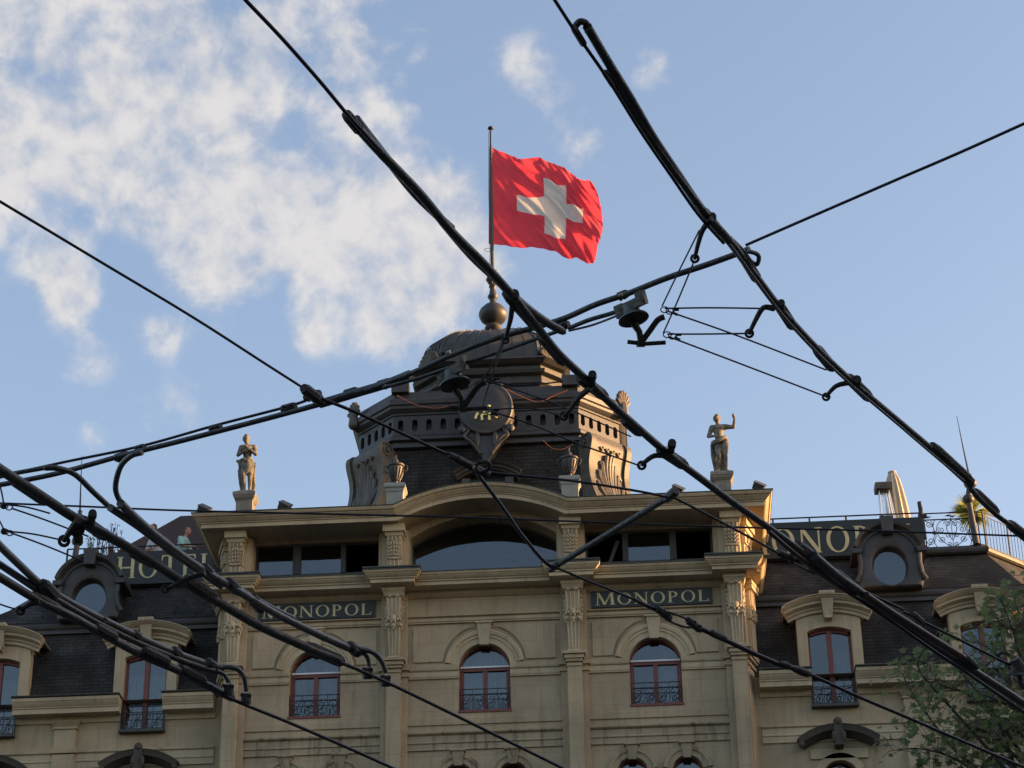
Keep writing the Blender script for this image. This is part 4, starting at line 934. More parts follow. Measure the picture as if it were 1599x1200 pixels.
def statue(label, x, mirror, pose):
    st = thing('statue', (x, -.30, 28.30), label, 'statue', 'stone statues on the cornice')
    y0 = -.05
    p = MB(); p.box(x-.23,x+.23,y0-.23,y0+.23,28.28,29.0); p.box(x-.27,x+.27,y0-.27,y0+.27,28.28,28.40)
    p.rings([[(x+a*h,y0+b*h,z) for a, b in ((-1,-1),(1,-1),(1,1),(-1,1))] for h, z in ((.23,28.98),(.29,29.06),(.30,29.10),(.32,29.13),(.32,29.20),(.30,29.24))])
    p.build('pedestal', M['ped'], st)
    b = MB(); g = 29.27; V = lambda a, c_, d_: (x+a, y0+c_, g+d_)
    MB().box(x-.21,x+.21,y0-.19,y0+.19,29.24,29.31).build('plinth', M['stone'], st)
    R = dict(hip=.125,waist=.118,chest=.150,sl=.085,sr=.085,neck=.055,kl=.075,kr=.075,al=.045,ar=.045,tl=.035,tr=.035,hl=.11,hr=.11,el=.052,er=.052,wl=.038,wr=.038)
    if pose == 0:
        J = dict(hip=V(.02,0,1.0),waist=V(.0,0,1.18),chest=V(-.01,-.01,1.40),neck=V(-.02,-.02,1.56),sl=V(-.18,0,1.47),sr=V(.17,0,1.46),
                 hl=V(-.08,0,.93),hr=V(.10,0,.93),kl=V(-.08,-.09,.50),kr=V(.10,-.03,.52),al=V(-.06,.02,.10),ar=V(.10,.02,.10),tl=V(-.08,-.12,.05),tr=V(.12,-.12,.05),
                 el=V(-.26,-.07,1.20),er=V(.25,-.08,1.19),wl=V(-.02,-.21,1.27),wr=V(.03,-.22,1.36))
        hc = V(-.05,-.04,1.70)
    else:
        J = dict(hip=V(.03,0,1.0),waist=V(-.01,0,1.18),chest=V(-.01,-.01,1.40),neck=V(-.02,-.0,1.57),sl=V(-.18,0,1.46),sr=V(.18,0,1.47),
                 hl=V(-.07,0,.93),hr=V(.12,0,.93),kl=V(-.04,-.12,.52),kr=V(.12,-.02,.52),al=V(-.10,-.02,.10),ar=V(.10,.02,.10),tl=V(-.12,-.14,.05),tr=V(.12,-.12,.05),
                 el=V(-.30,-.04,1.17),er=V(.42,-.06,1.42),wl=V(-.16,-.20,1.10),wr=V(.46,-.09,1.70))
        hc = V(-.03,-.02,1.71)
    LK = [('hip','waist'),('waist','chest'),('chest','neck'),('chest','sl'),('chest','sr'),('hip','hl'),('hip','hr'),('hl','kl'),('hr','kr'),('kl','al'),('kr','ar'),('al','tl'),('ar','tr'),('sl','el'),('sr','er'),('el','wl'),('er','wr')]
    figure(b, J, R, LK); b.cap2(J['neck'], .055, hc, .055)
    for k in (-1,1): b.ell(Vector(J['chest'])+Vector((k*.07,-.10,.0)), .05,.05,.05)
    head(b, hc, 1.25, .25 if pose == 0 else -.15, .30 if pose == 0 else 0)
    b.ell(Vector(hc)+Vector((0,.05,.08)), .10,.11,.08); b.ell(Vector(hc)+Vector((.02,.14,.03)), .06,.06,.06); 
    for k in (-1,1): b.ell(Vector(hc)+Vector((k*.075,.0,.03)), .035,.06,.07)
    for w_, dx in ((J['wl'],1),(J['wr'],-1)):                    # hands: palm, four fingers, thumb
        w_ = Vector(w_); e_ = Vector(J['el'] if dx == 1 else J['er']); d_ = (w_-e_).normalized()
        if pose == 1 and dx == -1: d_ = Vector((-.35,-.1,.93)).normalized()
        sd = d_.cross(Vector((0,1,0))).normalized(); pm = w_+d_*.06
        b.cap2(w_, .03, pm, .036)
        for f in range(4): q = pm+sd*(f-1.5)*.022; b.cap2(q, .013, q+d_*(.07-.008*abs(f-1.2))+Vector((0,-.02,-.01)), .011, 8)
        b.cap2(w_+sd*.02, .014, w_+d_*.05+sd*.055, .012, 8)
    remesh(b, 'body', M['stone'], st, .016, 3)
    d = MB()
    def fold(pts, r): d.tube(catmull([V(*p) for p in pts], 4), r, 7)
    if pose == 0:
        for i in range(9):
            a = -1.0+i*.25; fold([(a*.12,-.12+.06*a*a,1.05-.05*math.sin(i*2)),(a*.15+.01,-.13+.06*a*a,.82),(a*.13+.02,-.10+.05*a*a,.60+.12*a)], .032)
        fold([(-.22,-.02,1.04),(-.10,-.14,1.04),(.0,-.16,.98),(.10,-.14,1.03),(.17,-.03,1.02)], .042)
        fold([(-.30,-.0,1.06),(-.22,-.02,.98),(-.20,.03,.80),(-.19,.05,.62)], .05)
        for q in (0,1,2,3): fold([(.16+.02*q,.05,1.0),(.15+.01*q,.10,.6),(.15+.02*q,.12,.28),(.18-.03*q,.12,.05)], .04)
        for q in (0,1,2): fold([(-.24+.03*q,.06,.8),(-.20+.04*q,.10,.45),(-.12+.02*q,.12,.05)], .045)
    else:
        fold([(-.21,-.03,.98),(-.10,-.16,.97),(.05,-.17,1.04),(.18,-.08,1.12),(.21,.05,1.12)], .05)
        fold([(-.22,-.02,.93),(-.08,-.17,.92),(.08,-.18,1.0),(.21,-.05,1.08)], .04)
        for i in range(8):
            t = i/7; fold([(.22-.10*t,-.12-.04*math.sin(3*t),1.02-.02*t),(.21-.12*t,-.14,.74),(.18-.10*t,-.12,.50+.12*t),(.16-.03*t,-.06,.10)], .036)
        for i in range(5): fold([(-.22+.02*i,.0+.03*i,.95),(-.22+.015*i,.06,.6),(-.17+.02*i,.09,.25),(-.16+.03*i,.08,.03)], .045)
        for i in range(4): fold([(-.05+.05*i,.12,.9),(-.04+.05*i,.14,.4),(-.06+.06*i,.13,.03)], .06)
    remesh(d, 'drapery', M['stone'], st, .018, 3)
statue('weathered stone woman with folded arms and short drape on the left end of the cornice', -6.65, 1, 0)
statue('weathered stone woman raising one arm, on the right end of the cornice', 6.65, 1, 1)
# ---------------------------------------------------------------- urns, floodlights
for x, lab in ((-2.42,'fluted dark urn on a pale block at the left foot of the arched cornice'),(2.44,'fluted dark urn on a pale block at the right foot of the arched cornice')):
    u = thing('urn', (x,-.2,28.33), lab, 'urn', 'urns flanking the arched cornice')
    p = MB(); p.box(x-.23,x+.23,-.42,.05,28.30,29.0)
    p.rings([[(x+a*h,-.19+b*h,z) for a, b in ((-1,-1),(1,-1),(1,1),(-1,1))] for h, z in ((.23,28.98),(.25,29.0),(.26,29.08),(.30,29.12),(.30,29.20),(.28,29.24))])
    p.build('pedestal', M['pale'], u)
    p = MB(); p.lathe([(.12,0),(.11,.04),(.05,.09),(.06,.14),(.13,.24),(.18,.36),(.215,.50),(.22,.58),(.26,.60),(.26,.65),(.20,.67),(.14,.72),(.06,.75)], x, -.19, 29.24, 20)
    for i in range(16):
        a = i*math.pi/8; p.tube([(x+r_*math.cos(a),-.19+r_*math.sin(a),29.24+z) for r_, z in ((.10,.18),(.15,.28),(.19,.40),(.22,.54))], .022, 5)
    p.build('bowl', M['lead'], u, smooth=True)
    for k in (-1,1): MB().tube(catmull([(x+k*.20,-.19,29.86),(x+k*.30,-.19,29.90),(x+k*.33,-.19,29.80),(x+k*.27,-.19,29.70),(x+k*.20,-.19,29.70)],4), .016, 6).build('handle', M['lead'], u, smooth=True)
    f_ = MB(); f_.tube([(x,-.19,29.97),(x+.02,-.19,30.05),(x-.015,-.19,30.14),(x+.02,-.19,30.24)], [.04,.055,.035,.008], 8); f_.build('flame', M['lead'], u, smooth=True)
for x, lab in ((-7.70,'small grey floodlight at the left corner of the cornice'),(-5.45,'small grey floodlight standing beside the left statue'),(5.40,'small grey floodlight left of the right statue'),(7.62,'small grey floodlight at the right corner of the cornice')):
    f_ = thing('floodlight', (x,-.55,28.34), lab, 'floodlight', 'floodlights on the cornice')
    rot = Matrix.Rotation(rad(28), 3, 'Y') @ Matrix.Rotation(rad(35), 3, 'X'); c0 = Vector((x,-.6,28.58)); X_, Y_, Z_ = (rot @ Vector(q) for q in ((1,0,0),(0,1,0),(0,0,1)))
    a = MB(); a.obox(c0, X_, Y_, Z_, .15,.13,.09); a.obox(c0+Z_*.10, X_, Y_, Z_, .17,.15,.015)
    for q in range(5): a.obox(c0+X_*(-.11+.055*q)-Z_*.11, X_, Y_, Z_, .008,.11,.03)
    a.build('lamp_housing', M['clamp'], f_); a = MB(); a.tube([c0-X_*.17, c0-X_*.17-Vector((0,0,.2)), c0+X_*.17-Vector((0,0,.10)), c0+X_*.17], .018, 6); a.tube([(x,-.6,28.45),(x,-.6,28.33)], .05, 8); a.build('bracket', M['iron'], f_)
# ---------------------------------------------------------------- flagpole and flag
fp = thing('flagpole', (0,CY,39.1), 'thin dark flagpole rising from the dome finial', 'flagpole')
MB().tube([(0,CY,38.9),(0,CY,41.5),(0,CY,44.92)], [.07,.055,.035], 10).build('pole', M['cap'], fp, smooth=True)
MB().ell((0,CY,44.95), .10,.10,.07,12,8).build('cap', M['iron'], fp, smooth=True)
r = MB(); r.tube([(-.06,CY-.03,44.8),(-.09,CY-.04,42.5),(-.07,CY-.03,40.2),(-.10,CY-.03,39.2)], .008, 5)
r.tube([(-.13+.13*math.cos(t)*1.0,CY-.05,40.22+.06*math.sin(t)) for t in [i*.7 for i in range(10)]], .008, 5); r.build('halyard', M['wire'], fp)
TL, BL, TR, BR = [onY(*p, CY) for p in ((764,226),(764,381),(922,290),(926,410))]
NU, NV = 96, 90
fl = MB(); 
def edge_top(u): return onY(*bez([(764,226),(800,243),(846,252),(882,263),(905,277),(926,290)], u), CY)
def bez(P, u):
    k = u*(len(P)-1); i = min(int(k), len(P)-2); t = k-i
    c = catmull([(a,b,0) for a,b in P], 8); q = u*(len(c)-1); j = min(int(q), len(c)-2); f2 = q-j
    p = c[j].lerp(c[j+1], f2); return p.x, p.y
def edge_bot(u): return onY(*bez([(763,381),(800,385),(848,392),(880,400),(906,406),(927,411)], u), CY)
TOPC = [edge_top(i/NU) for i in range(NU+1)]; BOTC = [edge_bot(i/NU) for i in range(NU+1)]
grid = []
for i in range(NU+1):
    u = i/NU; col = []
    for j in range(NV+1):
        v = j/NV; p = TOPC[i].lerp(BOTC[i], v)
        bow = .30*math.sin(math.pi*v)**.8*(u**2.2); p = p+Vector((bow,0,0))+Vector((0,0,.03*math.sin(6*u+2*v)*u*(1-v)*v*4))
        ph = u*9.5-v*5.0+1.2*math.sin(3.0*v+1.5*u)
        amp = .12*min(1,u*2.5)
        yy = amp*math.sin(ph) + .10*u*math.sin(ph*2.3+v*7+1) + .05*min(1,u*3)*math.sin(u*31-v*19+2*math.sin(v*9)) + .022*math.sin(u*70-v*52+3*math.sin(u*5))*min(1,u*4)
        diag = math.exp(-((v-.12-.75*u)/.06)**2)*.14*min(1,u*4) + math.exp(-((v-.5-.62*u)/.05)**2)*.10*min(1,u*3) - math.exp(-((v+.02-.45*u)/.04)**2)*.08
        col.append(p+Vector((0,yy-diag,0)))
    grid.append(col)
# cross arms in cloth coordinates (u right, v down)
def incross(u, v): return (.225 < u < .775 and .42 < v < .60) or (.41 < u < .59 and .21 < v < .81)
idx = {}
vs = [q for c in grid for q in c]; fs = []; ms = []
for i in range(NU):
    for j in range(NV):
        u, v = (i+.5)/NU, (j+.5)/NV
        a = i*(NV+1)+j; fs.append((a, a+NV+1, a+NV+2, a+1)); ms.append(1 if incross(u, v) else 0)
fl.add(vs, fs); fl.m = ms
flag = fl.build('flag', [M['red'], M['white']], smooth='all', origin=(0.05,CY,43.3))
tag(flag, 'red flag with a white cross rippling at the top of the pole', 'flag')
for mm_ in (M['red'], M['white'], M['leaf'], M['palm']):                 # thin cloth lets sunlight through
    t = mm_.node_tree; p = t.nodes['Principled BSDF']; tr = N(t, 'ShaderNodeBsdfTranslucent'); src = p.inputs['Base Color'].links[0].from_socket; lk(t, src, tr.inputs['Color'])
    ms_ = N(t, 'ShaderNodeMixShader'); ms_.inputs[0].default_value = .5; lk(t, p.outputs[0], ms_.inputs[1]); lk(t, tr.outputs[0], ms_.inputs[2]); lk(t, ms_.outputs[0], t.nodes['Material Output'].inputs['Surface'])
# ---------------------------------------------------------------- orange cables on the tower
def yat(px, py, Y): return onY(px, py, Y)
for P, Y, lab in (([(620,618),(648,632),(680,638),(710,632)], .95, 'orange cable sagging below the left cornice of the tower'),
                  ([(790,608),(820,622),(842,628),(865,618),(887,609)], .95, 'orange cable sagging below the right cornice of the tower'),
                  ([(848,688),(862,700),(878,702),(895,694)], 1.3, 'thin rusty cable loop on the slates under the entablature')):
    c = MB(); c.tube(catmull([yat(a,b,Y) for a,b in P],5), .014, 6); tag(c.build('cable', M['cable'], origin=yat(*P[0],Y)), lab, 'cable')
# ---------------------------------------------------------------- terrace
def rail_run(mb, a, b, z0, z1, posts, bars=0):
    a = Vector(a); b = Vector(b); up = Vector((0,0,1))
    mb.tube([a+up*z1, b+up*z1], .022, 6)
    if bars: mb.tube([a+up*(z1-.14), b+up*(z1-.14)], .014, 6); mb.tube([a+up*(z0+.06), b+up*(z0+.06)], .014, 6)
    for i in range(posts+1): p = a.lerp(b, i/posts); mb.tube([p+up*z0, p+up*z1], .03, 6)
    for i in range(bars): p = a.lerp(b, (i+.5)/bars); mb.tube([p+up*(z0+.06), p+up*(z1-.14)], .009, 5)
r = MB(); rail_run(r, (7.1,2.55,0),(12.30,2.55,0), 27.8, 29.03, 5)
rr = r.build('terrace_railing', M['iron'], origin=(7.1,2.55,27.8)); tag(rr, 'plain black railing above the MONOPOL roof board', 'railing')
r = MB(); rail_run(r, (-12.3,2.55,0),(-7.1,2.55,0), 27.8, 28.98, 5); tag(r.build('terrace_railing', M['iron'], origin=(-12.3,2.55,27.8)), 'plain black railing in front of the guests above the HOTEL board', 'railing')
sc = thing('scroll_railing', (12.45,2.55,27.8), 'wrought iron railing panel filled with scrolls beside the palm', 'railing')
r = MB(); x0, x1 = 12.42, 13.93; z0, z1 = 27.92, 29.0
for z in (z0+.02, 28.80, z1): r.box(x0,x1,2.53,2.57,z-.012,z+.012)
for x in (x0,x1): r.box(x-.015,x+.015,2.53,2.57,27.85,z1)
r.box((x0+x1)/2-.008,(x0+x1)/2+.008,2.54,2.56,z0,z1)
r.build('rail_frame', M['iron'], sc)
r = MB(); cx = (x0+x1)/2; cz = (z0+28.80)/2
for sx in (-1,1):
    for (dx, dz, r0, a0, sg, tn) in ((.11,.30,.10,0,1,1.6),(.30,.12,.10,1,-1,1.5),(.12,-.05,.09,2,1,1.5),(.30,-.18,.10,0,-1,1.5),(.62,.30,.11,2,1,1.6),(.62,-.22,.12,0,-1,1.6),(.50,.05,.08,3,1,1.5),(.10,-.36,.08,1,1,1.4)):
        P = spiral(cx+sx*dx, cz+dz, r0, tn, a0 if sx > 0 else math.pi-a0, sg*sx, 22); r.tube([(a,2.55,b) for a, b in P], .0105, 5)
    for P in ([(0,-.42),(.22,-.30),(.40,-.05),(.42,.2),(.30,.38),(.12,.42)],[(.75,.42),(.56,.30),(.50,.05),(.56,-.2),(.75,-.42)],[(0,.42),(.14,.2),(.10,0),(.02,-.2)],[(.46,.42),(.52,.2),(.46,-.05),(.52,-.25),(.46,-.42)]):
        r.tube(catmull([(cx+sx*a,2.55,cz+b) for a, b in P], 5), .0115, 5)
r.build('scrollwork', M['iron'], sc)
r = MB(); 
for cx2 in (x0+.06, cx): 
    r.tube([(cx2-.16,2.55,28.90),(cx2-.05,2.55,28.92),(cx2,2.55,28.90),(cx2+.05,2.55,28.88),(cx2+.16,2.55,28.90)], [.004,.03,.012,.03,.004], 6)
r.build('rosette', M['iron'], sc)
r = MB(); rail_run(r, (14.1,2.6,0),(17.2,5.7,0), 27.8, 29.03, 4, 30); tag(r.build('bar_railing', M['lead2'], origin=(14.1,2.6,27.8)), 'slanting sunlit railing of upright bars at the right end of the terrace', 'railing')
p = MB(); a = onY(1437,800,2.6); p.tube([(12.38,2.5,28.2),(12.36,2.5,28.9),(12.34,2.5,29.35)], .065, 10); p.box(12.26,12.50,2.42,2.58,28.86,28.94); tag(p.build('sign_post', M['iron'], origin=(12.38,2.5,28.2)), 'short thick black post at the right end of the roof board', 'post')
# lightning rods with balls
for pts, lab in (((1512,1494,1525,850,755,780,650),'lightning rod with two balls on a post beside the palm'),((121,128,115,885,812,846,712),'lightning rod with balls on a post at the left end of the terrace')):
    xb, xt, xf, yf, yb1, yb2, yt = pts; Y = 2.45
    f0 = onY(xf,yf,Y); b1 = onY(xb+3,yb1,Y); b2 = onY(xb,yb2,Y); tp = onY(xt,yt,Y)
    t = thing('lightning_rod', f0, lab, 'lightning rod', 'lightning rods at the terrace ends')
    MB().tube([f0, b2], [.10,.08], 12).build('post', M['lead'], t, smooth=True)
    m_ = MB(); m_.ell(b1,.19,.19,.17,16,10); m_.ell(b2,.17,.17,.15,16,10); m_.tube([b2,b1], .09, 10); m_.tube([b1,b1+Vector((0,0,.28))], [.10,.05], 10); m_.ell(b1+Vector((0,0,.27)),.07,.07,.03); m_.build('ball', M['lead'], t, smooth=True)
    MB().tube([b1+Vector((0,0,.2)), b1.lerp(tp,.5), tp], [.03,.02,.008], 6).build('rod', M['iron'], t)
# patio heater and folded parasol
def pxm(px, py, Y): return onY(px, py, Y)
Yh = 3.6
hb = onY(1392,812,Yh); ht = onY(1374,762,Yh)
t = thing('patio_heater', (hb.x,Yh,27.78), 'tapering steel patio heater with glass tube and dark square hood', 'patio heater')
hx = hb.x-.02; zt = ht.z
m_ = MB(); top = [(hx-.28,zt),(hx+.0,zt)]
for sx, sy in ((-1,-1),(1,-1),(1,1),(-1,1)): m_.tube([(hx+sx*.27,Yh+sy*.22,27.8),(hx-.13+sx*.13,Yh+sy*.10,zt)], .022, 6)
m_.box(hx-.3,hx+.3,Yh-.25,Yh+.25,27.78,28.3); m_.build('frame', M['steel'], t)
g_ = MB(); g_.rings([[(hx+.11*math.cos(q*.52),Yh+.10*math.sin(q*.52),28.3) for q in range(12)],[(hx-.13+.09*math.cos(q*.52),Yh+.08*math.sin(q*.52),zt-.02) for q in range(12)]]); g_.build('glass_tube', M['heatglass'], t, smooth=True)
m_ = MB(); m_.rings([[(hx-.13+a*h,Yh+b*h,z) for a, b in ((-1,-1),(1,-1),(1,1),(-1,1))] for h, z in ((.24,zt-.12),(.25,zt+.06),(.20,zt+.10))], cap=True); m_.box(hx-.24,hx-.02,Yh-.1,Yh+.1,zt-.14,zt+.02); m_.build('hood', M['lead2'], t)
Yp = 4.2; pb = onY(1402,800,Yp); pt_ = onY(1392,739,Yp)
t = thing('folded_parasol', (pb.x,Yp,27.78), 'tall cream parasol folded and leaning beside the patio heater', 'parasol')
m_ = MB(); n = 44; rs = []
for i in range(15):
    q = i/14; c0 = Vector((pb.x+.06,Yp,27.95)).lerp(Vector((pt_.x+.02,Yp,pt_.z)), q)
    R0 = .34*(1-q)**.55*(.75+.25*min(1,q*6))+.10 if q < 1 else .10
    rs.append([c0+Vector((R0*(1+.13*math.cos(k*2*math.pi/n*11+q*2))*math.cos(k*2*math.pi/n), R0*(1+.13*math.cos(k*2*math.pi/n*11+q*2))*math.sin(k*2*math.pi/n), 0)) for k in range(n)])
m_.rings(rs); m_.build('canvas', M['umb'], t, smooth=True)
MB().ell((pt_.x+.02,Yp,pt_.z+.01), .13,.13,.05,16,8).build('top_cap', M['umb'], t, smooth=True)
MB().tube([(pb.x+.06,Yp,27.78),(pb.x+.06,Yp,28.0)], .04, 8).build('pole', M['steel'], t)
m_ = MB(); m_.box(16.2,17.6,6.4,6.6,27.8,28.65); 
for q in range(8): m_.box(16.2+q*.18,16.2+q*.18+.02,6.38,6.4,27.8,28.66)
tag(m_.build('terrace_screen', M['umb'], origin=(16.9,6.5,27.8)), 'sunlit cream screen behind the slanting bar railing', 'screen')
# palm
pc = onY(1519,800,3.3)
t = thing('palm_plant', (pc.x,3.3,27.78), 'spiky yellow green palm behind the right lightning rod', 'palm')
MB().tube([(pc.x,3.3,28.0),(pc.x,3.3,pc.z)], [.08,.06], 8).build('trunk', M['bark'], t)
MB().lathe([(.20,0),(.28,.4),(.30,.42),(.24,.42)], pc.x, 3.3, 27.78, 14).build('pot', M['pot'], t)
m_ = MB()
for i in range(44):
    a = random.uniform(0,2*math.pi); el = random.uniform(-.6,1.0); L = random.uniform(.50,.78)
    d = Vector((math.cos(a)*math.cos(el), math.sin(a)*math.cos(el), math.sin(el))); sd = d.cross(Vector((0,0,1))).normalized()
    for k in (-2,-1,0,1,2):
        d2 = (d+sd*k*.13).normalized(); c0 = Vector((pc.x,3.3,pc.z-.02)); s2 = d2.cross(Vector((.1,.2,1))).normalized()*.018
        m_.add([c0+d2*.06-s2*.5, c0+d2*.06+s2*.5, c0+d2*L*.6+s2, c0+d2*L+Vector((0,0,-.05)), c0+d2*L*.6-s2], [(0,1,2,3,4)])
m_.build('fronds', M['palm'], t)
# potted shrubs at the left end
def leafblob(mb, c, rx, ry, rz, n, s_, five=False):
    for i in range(n):
        v = Vector((random.gauss(0,.5),random.gauss(0,.5),random.gauss(0,.5)))
        if v.length > 1.15: v *= 1/v.length
        p = Vector(c)+Vector((v.x*rx,v.y*ry,v.z*rz)); leaf(mb, p, s_*random.uniform(.6,1.25), five)
def leaf(mb, p, s_, five=False):
    n = Vector((random.gauss(0,1),random.gauss(0,1)-.4,random.gauss(0,1)+.9)).normalized(); a = n.cross(Vector((random.random(),random.random(),.3))).normalized(); b = n.cross(a)
    if not five: mb.add([p-a*s_*.5, p+b*s_*.25+n*s_*.06, p+a*s_*.5, p-b*s_*.25+n*s_*.06], [(0,1,2,3)])
    else:
        pts = []
        for ang, r_ in ((0,.62),(.33,.30),(.75,.60),(1.15,.26),(1.65,.45),(2.4,.22),(3.14,.20),(-2.4,.22),(-1.65,.45),(-1.15,.26),(-.75,.60),(-.33,.30)): pts.append(p+(a*math.cos(ang)+b*math.sin(ang))*r_*s_+n*(.10*s_*abs(math.sin(ang))))
        mb.add(pts, [tuple(range(12))])
for px, py, hgt, lab in ((152,850,.9,'twiggy potted shrub at the left end of the terrace railing'),(176,848,.7,'sparse potted shrub between the twiggy shrub and the pink flower box')):
    c = onY(px, py, 3.0); t = thing('potted_shrub', (c.x,3.0,27.78), lab, 'shrub', 'potted shrubs on the left terrace')
    MB().lathe([(.16,0),(.22,.35),(.24,.37),(.2,.37)], c.x, 3.0, 27.78, 12).build('pot', M['pot'], t)
    st_ = MB(); lf = MB(); top0 = onY(px, py-6, 3.0).z
    for i in range(16):
        a = random.uniform(-.7,.7); e_ = Vector((c.x+a*.5,3.0+random.uniform(-.2,.2),top0+random.uniform(-.1,.45)))
        P = catmull([(c.x,3.0,28.1),(c.x+a*.2,3.0,28.4),e_],4); st_.tube(P, .009, 5)
        for q in P[3:]: leafblob(lf, q, .08,.08,.08, 7, .075)
    st_.build('stems', M['bark'], t); lf.build('leaves', M['leaf2'], t)
c = onY(172,858,2.8); m_ = MB()
fb_ = thing('flower_box', (c.x,2.8,28.5), 'pinkish flower box on the left terrace railing', 'flower box'); 
MB().box(c.x-.2,c.x+.35,2.72,2.9,28.62,28.78).build('box', M['pot'], fb_); leafblob(m_, (c.x+.1,2.8,28.84), .28,.10,.10, 130, .06); m_.build('blossom', M['pinkish'], fb_)
# big brown awning roof over the left terrace
a0 = onY(275,805,5.0); a1 = onY(190,856,4.0)
t = thing('awning', (-9.0,5.0,27.78), 'large dark brown canvas canopy over the left terrace', 'awning')
m_ = MB(); pk = onY(282,806,5.5); lft = onY(184,858,3.6); 
zl = lft.z-.05
m_.add([(lft.x,3.6,zl),(-6.6,3.6,zl),(-6.6,7.4,zl),(lft.x,7.4,zl),(pk.x,5.5,pk.z),(-6.6,5.5,pk.z)], [(0,1,5,4),(0,4,3),(3,4,5,2)])
m_.add([(lft.x,3.6,zl),(-6.6,3.6,zl),(-6.6,3.6,zl-.12),(lft.x,3.6,zl-.12)], [(0,1,2,3)]); m_.add([(lft.x+.1,7.3,zl),(-6.6,7.3,zl),(-6.6,7.3,27.8),(lft.x+.1,7.3,27.8)], [(0,1,2,3)])
m_.build('canvas', M['awning'], t)
m_ = MB()
for x in (lft.x+.1, -8.7): m_.tube([(x,3.7,27.8),(x,3.7,zl)], .035, 8)
m_.build('post', M['iron'], t)
# guests on the terrace
def person(px, Y, headpy, label, shirt, facing, lean, arm):
    hp = onY(px, headpy, Y); ztop = hp.z; zf = 27.80
    t = thing('person', (hp.x-lean*.35,Y,zf), label, 'person', 'guests on the left terrace')
    s = (ztop-zf)/1.62; X0 = hp.x-lean*.35*s
    fx = Vector((math.cos(facing), math.sin(facing), 0)); sx = Vector((-fx.y, fx.x, 0))
    P = lambda f, r_, z: Vector((X0,Y,zf))+fx*(f*s)+sx*(r_*s)+Vector((0,0,z*s))
    b = MB()
    b.cap2(P(.0,0,.95), .13*s, P(.10*1,0,1.15), .12*s); b.cap2(P(.1,0,1.15), .12*s, P(.2,0,1.38), .13*s); b.cap2(P(.21,0,1.42), .06*s, P(.28,0,1.58), .055*s)
    for k in (-1,1):
        b.cap2(P(0,k*.1,.92), .10*s, P(.02,k*.1,.5), .065*s); b.cap2(P(.02,k*.1,.5), .062*s, P(-.03,k*.1,.1), .045*s); b.cap2(P(-.03,k*.1,.06), .045*s, P(.14,k*.1,.04), .035*s)
        sh = P(.2,k*.19,1.38); el = P(.30,k*.24,1.12); wr = P(.55,k*.12,1.10) if arm else P(.40,k*.2,.95)
        b.cap2(sh, .055*s, el, .045*s); b.cap2(el, .042*s, wr, .03*s); d_ = (wr-el).normalized(); b.cap2(wr, .03*s, wr+d_*.06*s, .035*s)
        for f in range(4): q = wr+d_*.07*s+sx*(f-1.5)*.019*s; b.cap2(q, .010*s, q+d_*.06*s+Vector((0,0,-.02*s)), .009*s, 6)
        b.cap2(wr+d_*.03*s-sx*k*.03*s, .011*s, wr+d_*.06*s-sx*k*.055*s, .009*s, 6)
    hb_ = P(.30,0,1.645); yawh = math.atan2(fx.y, fx.x)+math.pi/2
    head(b, hb_, 1.0*s, yawh, 0)
    remesh(b, 'body', M['skin'], t, .016, 2)
    h = MB(); h.ell(hb_+Vector((0,0,.055*s))-fx*.03*s, .085*s,.085*s,.082*s,14,8); h.ell(hb_-fx*.05*s, .07*s,.07*s,.10*s,14,8); h.build('hair', M['hair'], t, smooth=True)
    c = MB(); c.cap2(P(0,0,.93), .16*s, P(.1,0,1.15), .155*s); c.cap2(P(.1,0,1.15), .155*s, P(.2,0,1.36), .15*s); c.cap2(P(.2,-.15,1.38), .085*s, P(.2,.15,1.38), .085*s)
    for k in (-1,1): c.cap2(P(.2,k*.18,1.38), .085*s, P(.26,k*.225,1.20), .075*s)
    remesh(c, 'shirt', shirt, t, .02, 3)
    c = MB()
    for k in (-1,1): c.cap2(P(0,k*.09,.92), .13*s, P(.02,k*.1,.5), .085*s); c.cap2(P(.02,k*.1,.5), .085*s, P(-.03,k*.1,.12), .07*s)
    remesh(c, 'trousers', M['trouser'], t, .025, 2)
person(298, 3.05, 834, 'person in a pale turquoise shirt leaning on the terrace railing beside the cornice', M['shirt2'], -.35, 1, True)
person(246, 3.2, 832, 'person in a white shirt standing behind the left terrace railing', M['shirt1'], -2.4, -.4, False)
person(170, 3.9, 866, 'person with a reddish face seated at the far left of the terrace, mostly hidden', M['pinkish'], -1.2, 0, False)
# ---------------------------------------------------------------- overhead trolley lines, all hung about 5.6 to 6.1 m above the street
def rad_px(P, Z, wpx):
    ps = [onZ(a, b, Z) for a, b in P]; c = sum(ps, Vector())/len(ps); return .46*wpx*(c-CAM).dot(AX_F)/F_PX
def line(name, P, Z, wpx, mt, label, cat, parent=None, k=6, n=10, group=None, taper=None):
    pts = [onZ(a, b, Z) for a, b in P]
    if len(pts) > 2: pts = catmull(pts, k)
    r0 = rad_px(P, Z, wpx)
    r_ = [r0]*len(pts)
    if taper: r_[-1] = r0*.1; r_[-2] = r0*.8
    m_ = MB(); m_.tube(pts, r_, n)
    if parent: return m_.build(name, mt, parent, smooth=True)
    return tag(m_.build(name, mt, smooth=True, origin=pts[0]), label, cat, group)
def pair(P, Z, wpx, cz=None):                         # local frame on a rail at a photo spot
    a = onZ(*P[0], Z); b = onZ(*P[1], Z); d = (b-a).normalized(); up = Vector((0,0,1)); s_ = d.cross(up).normalized(); return a, d, s_, up
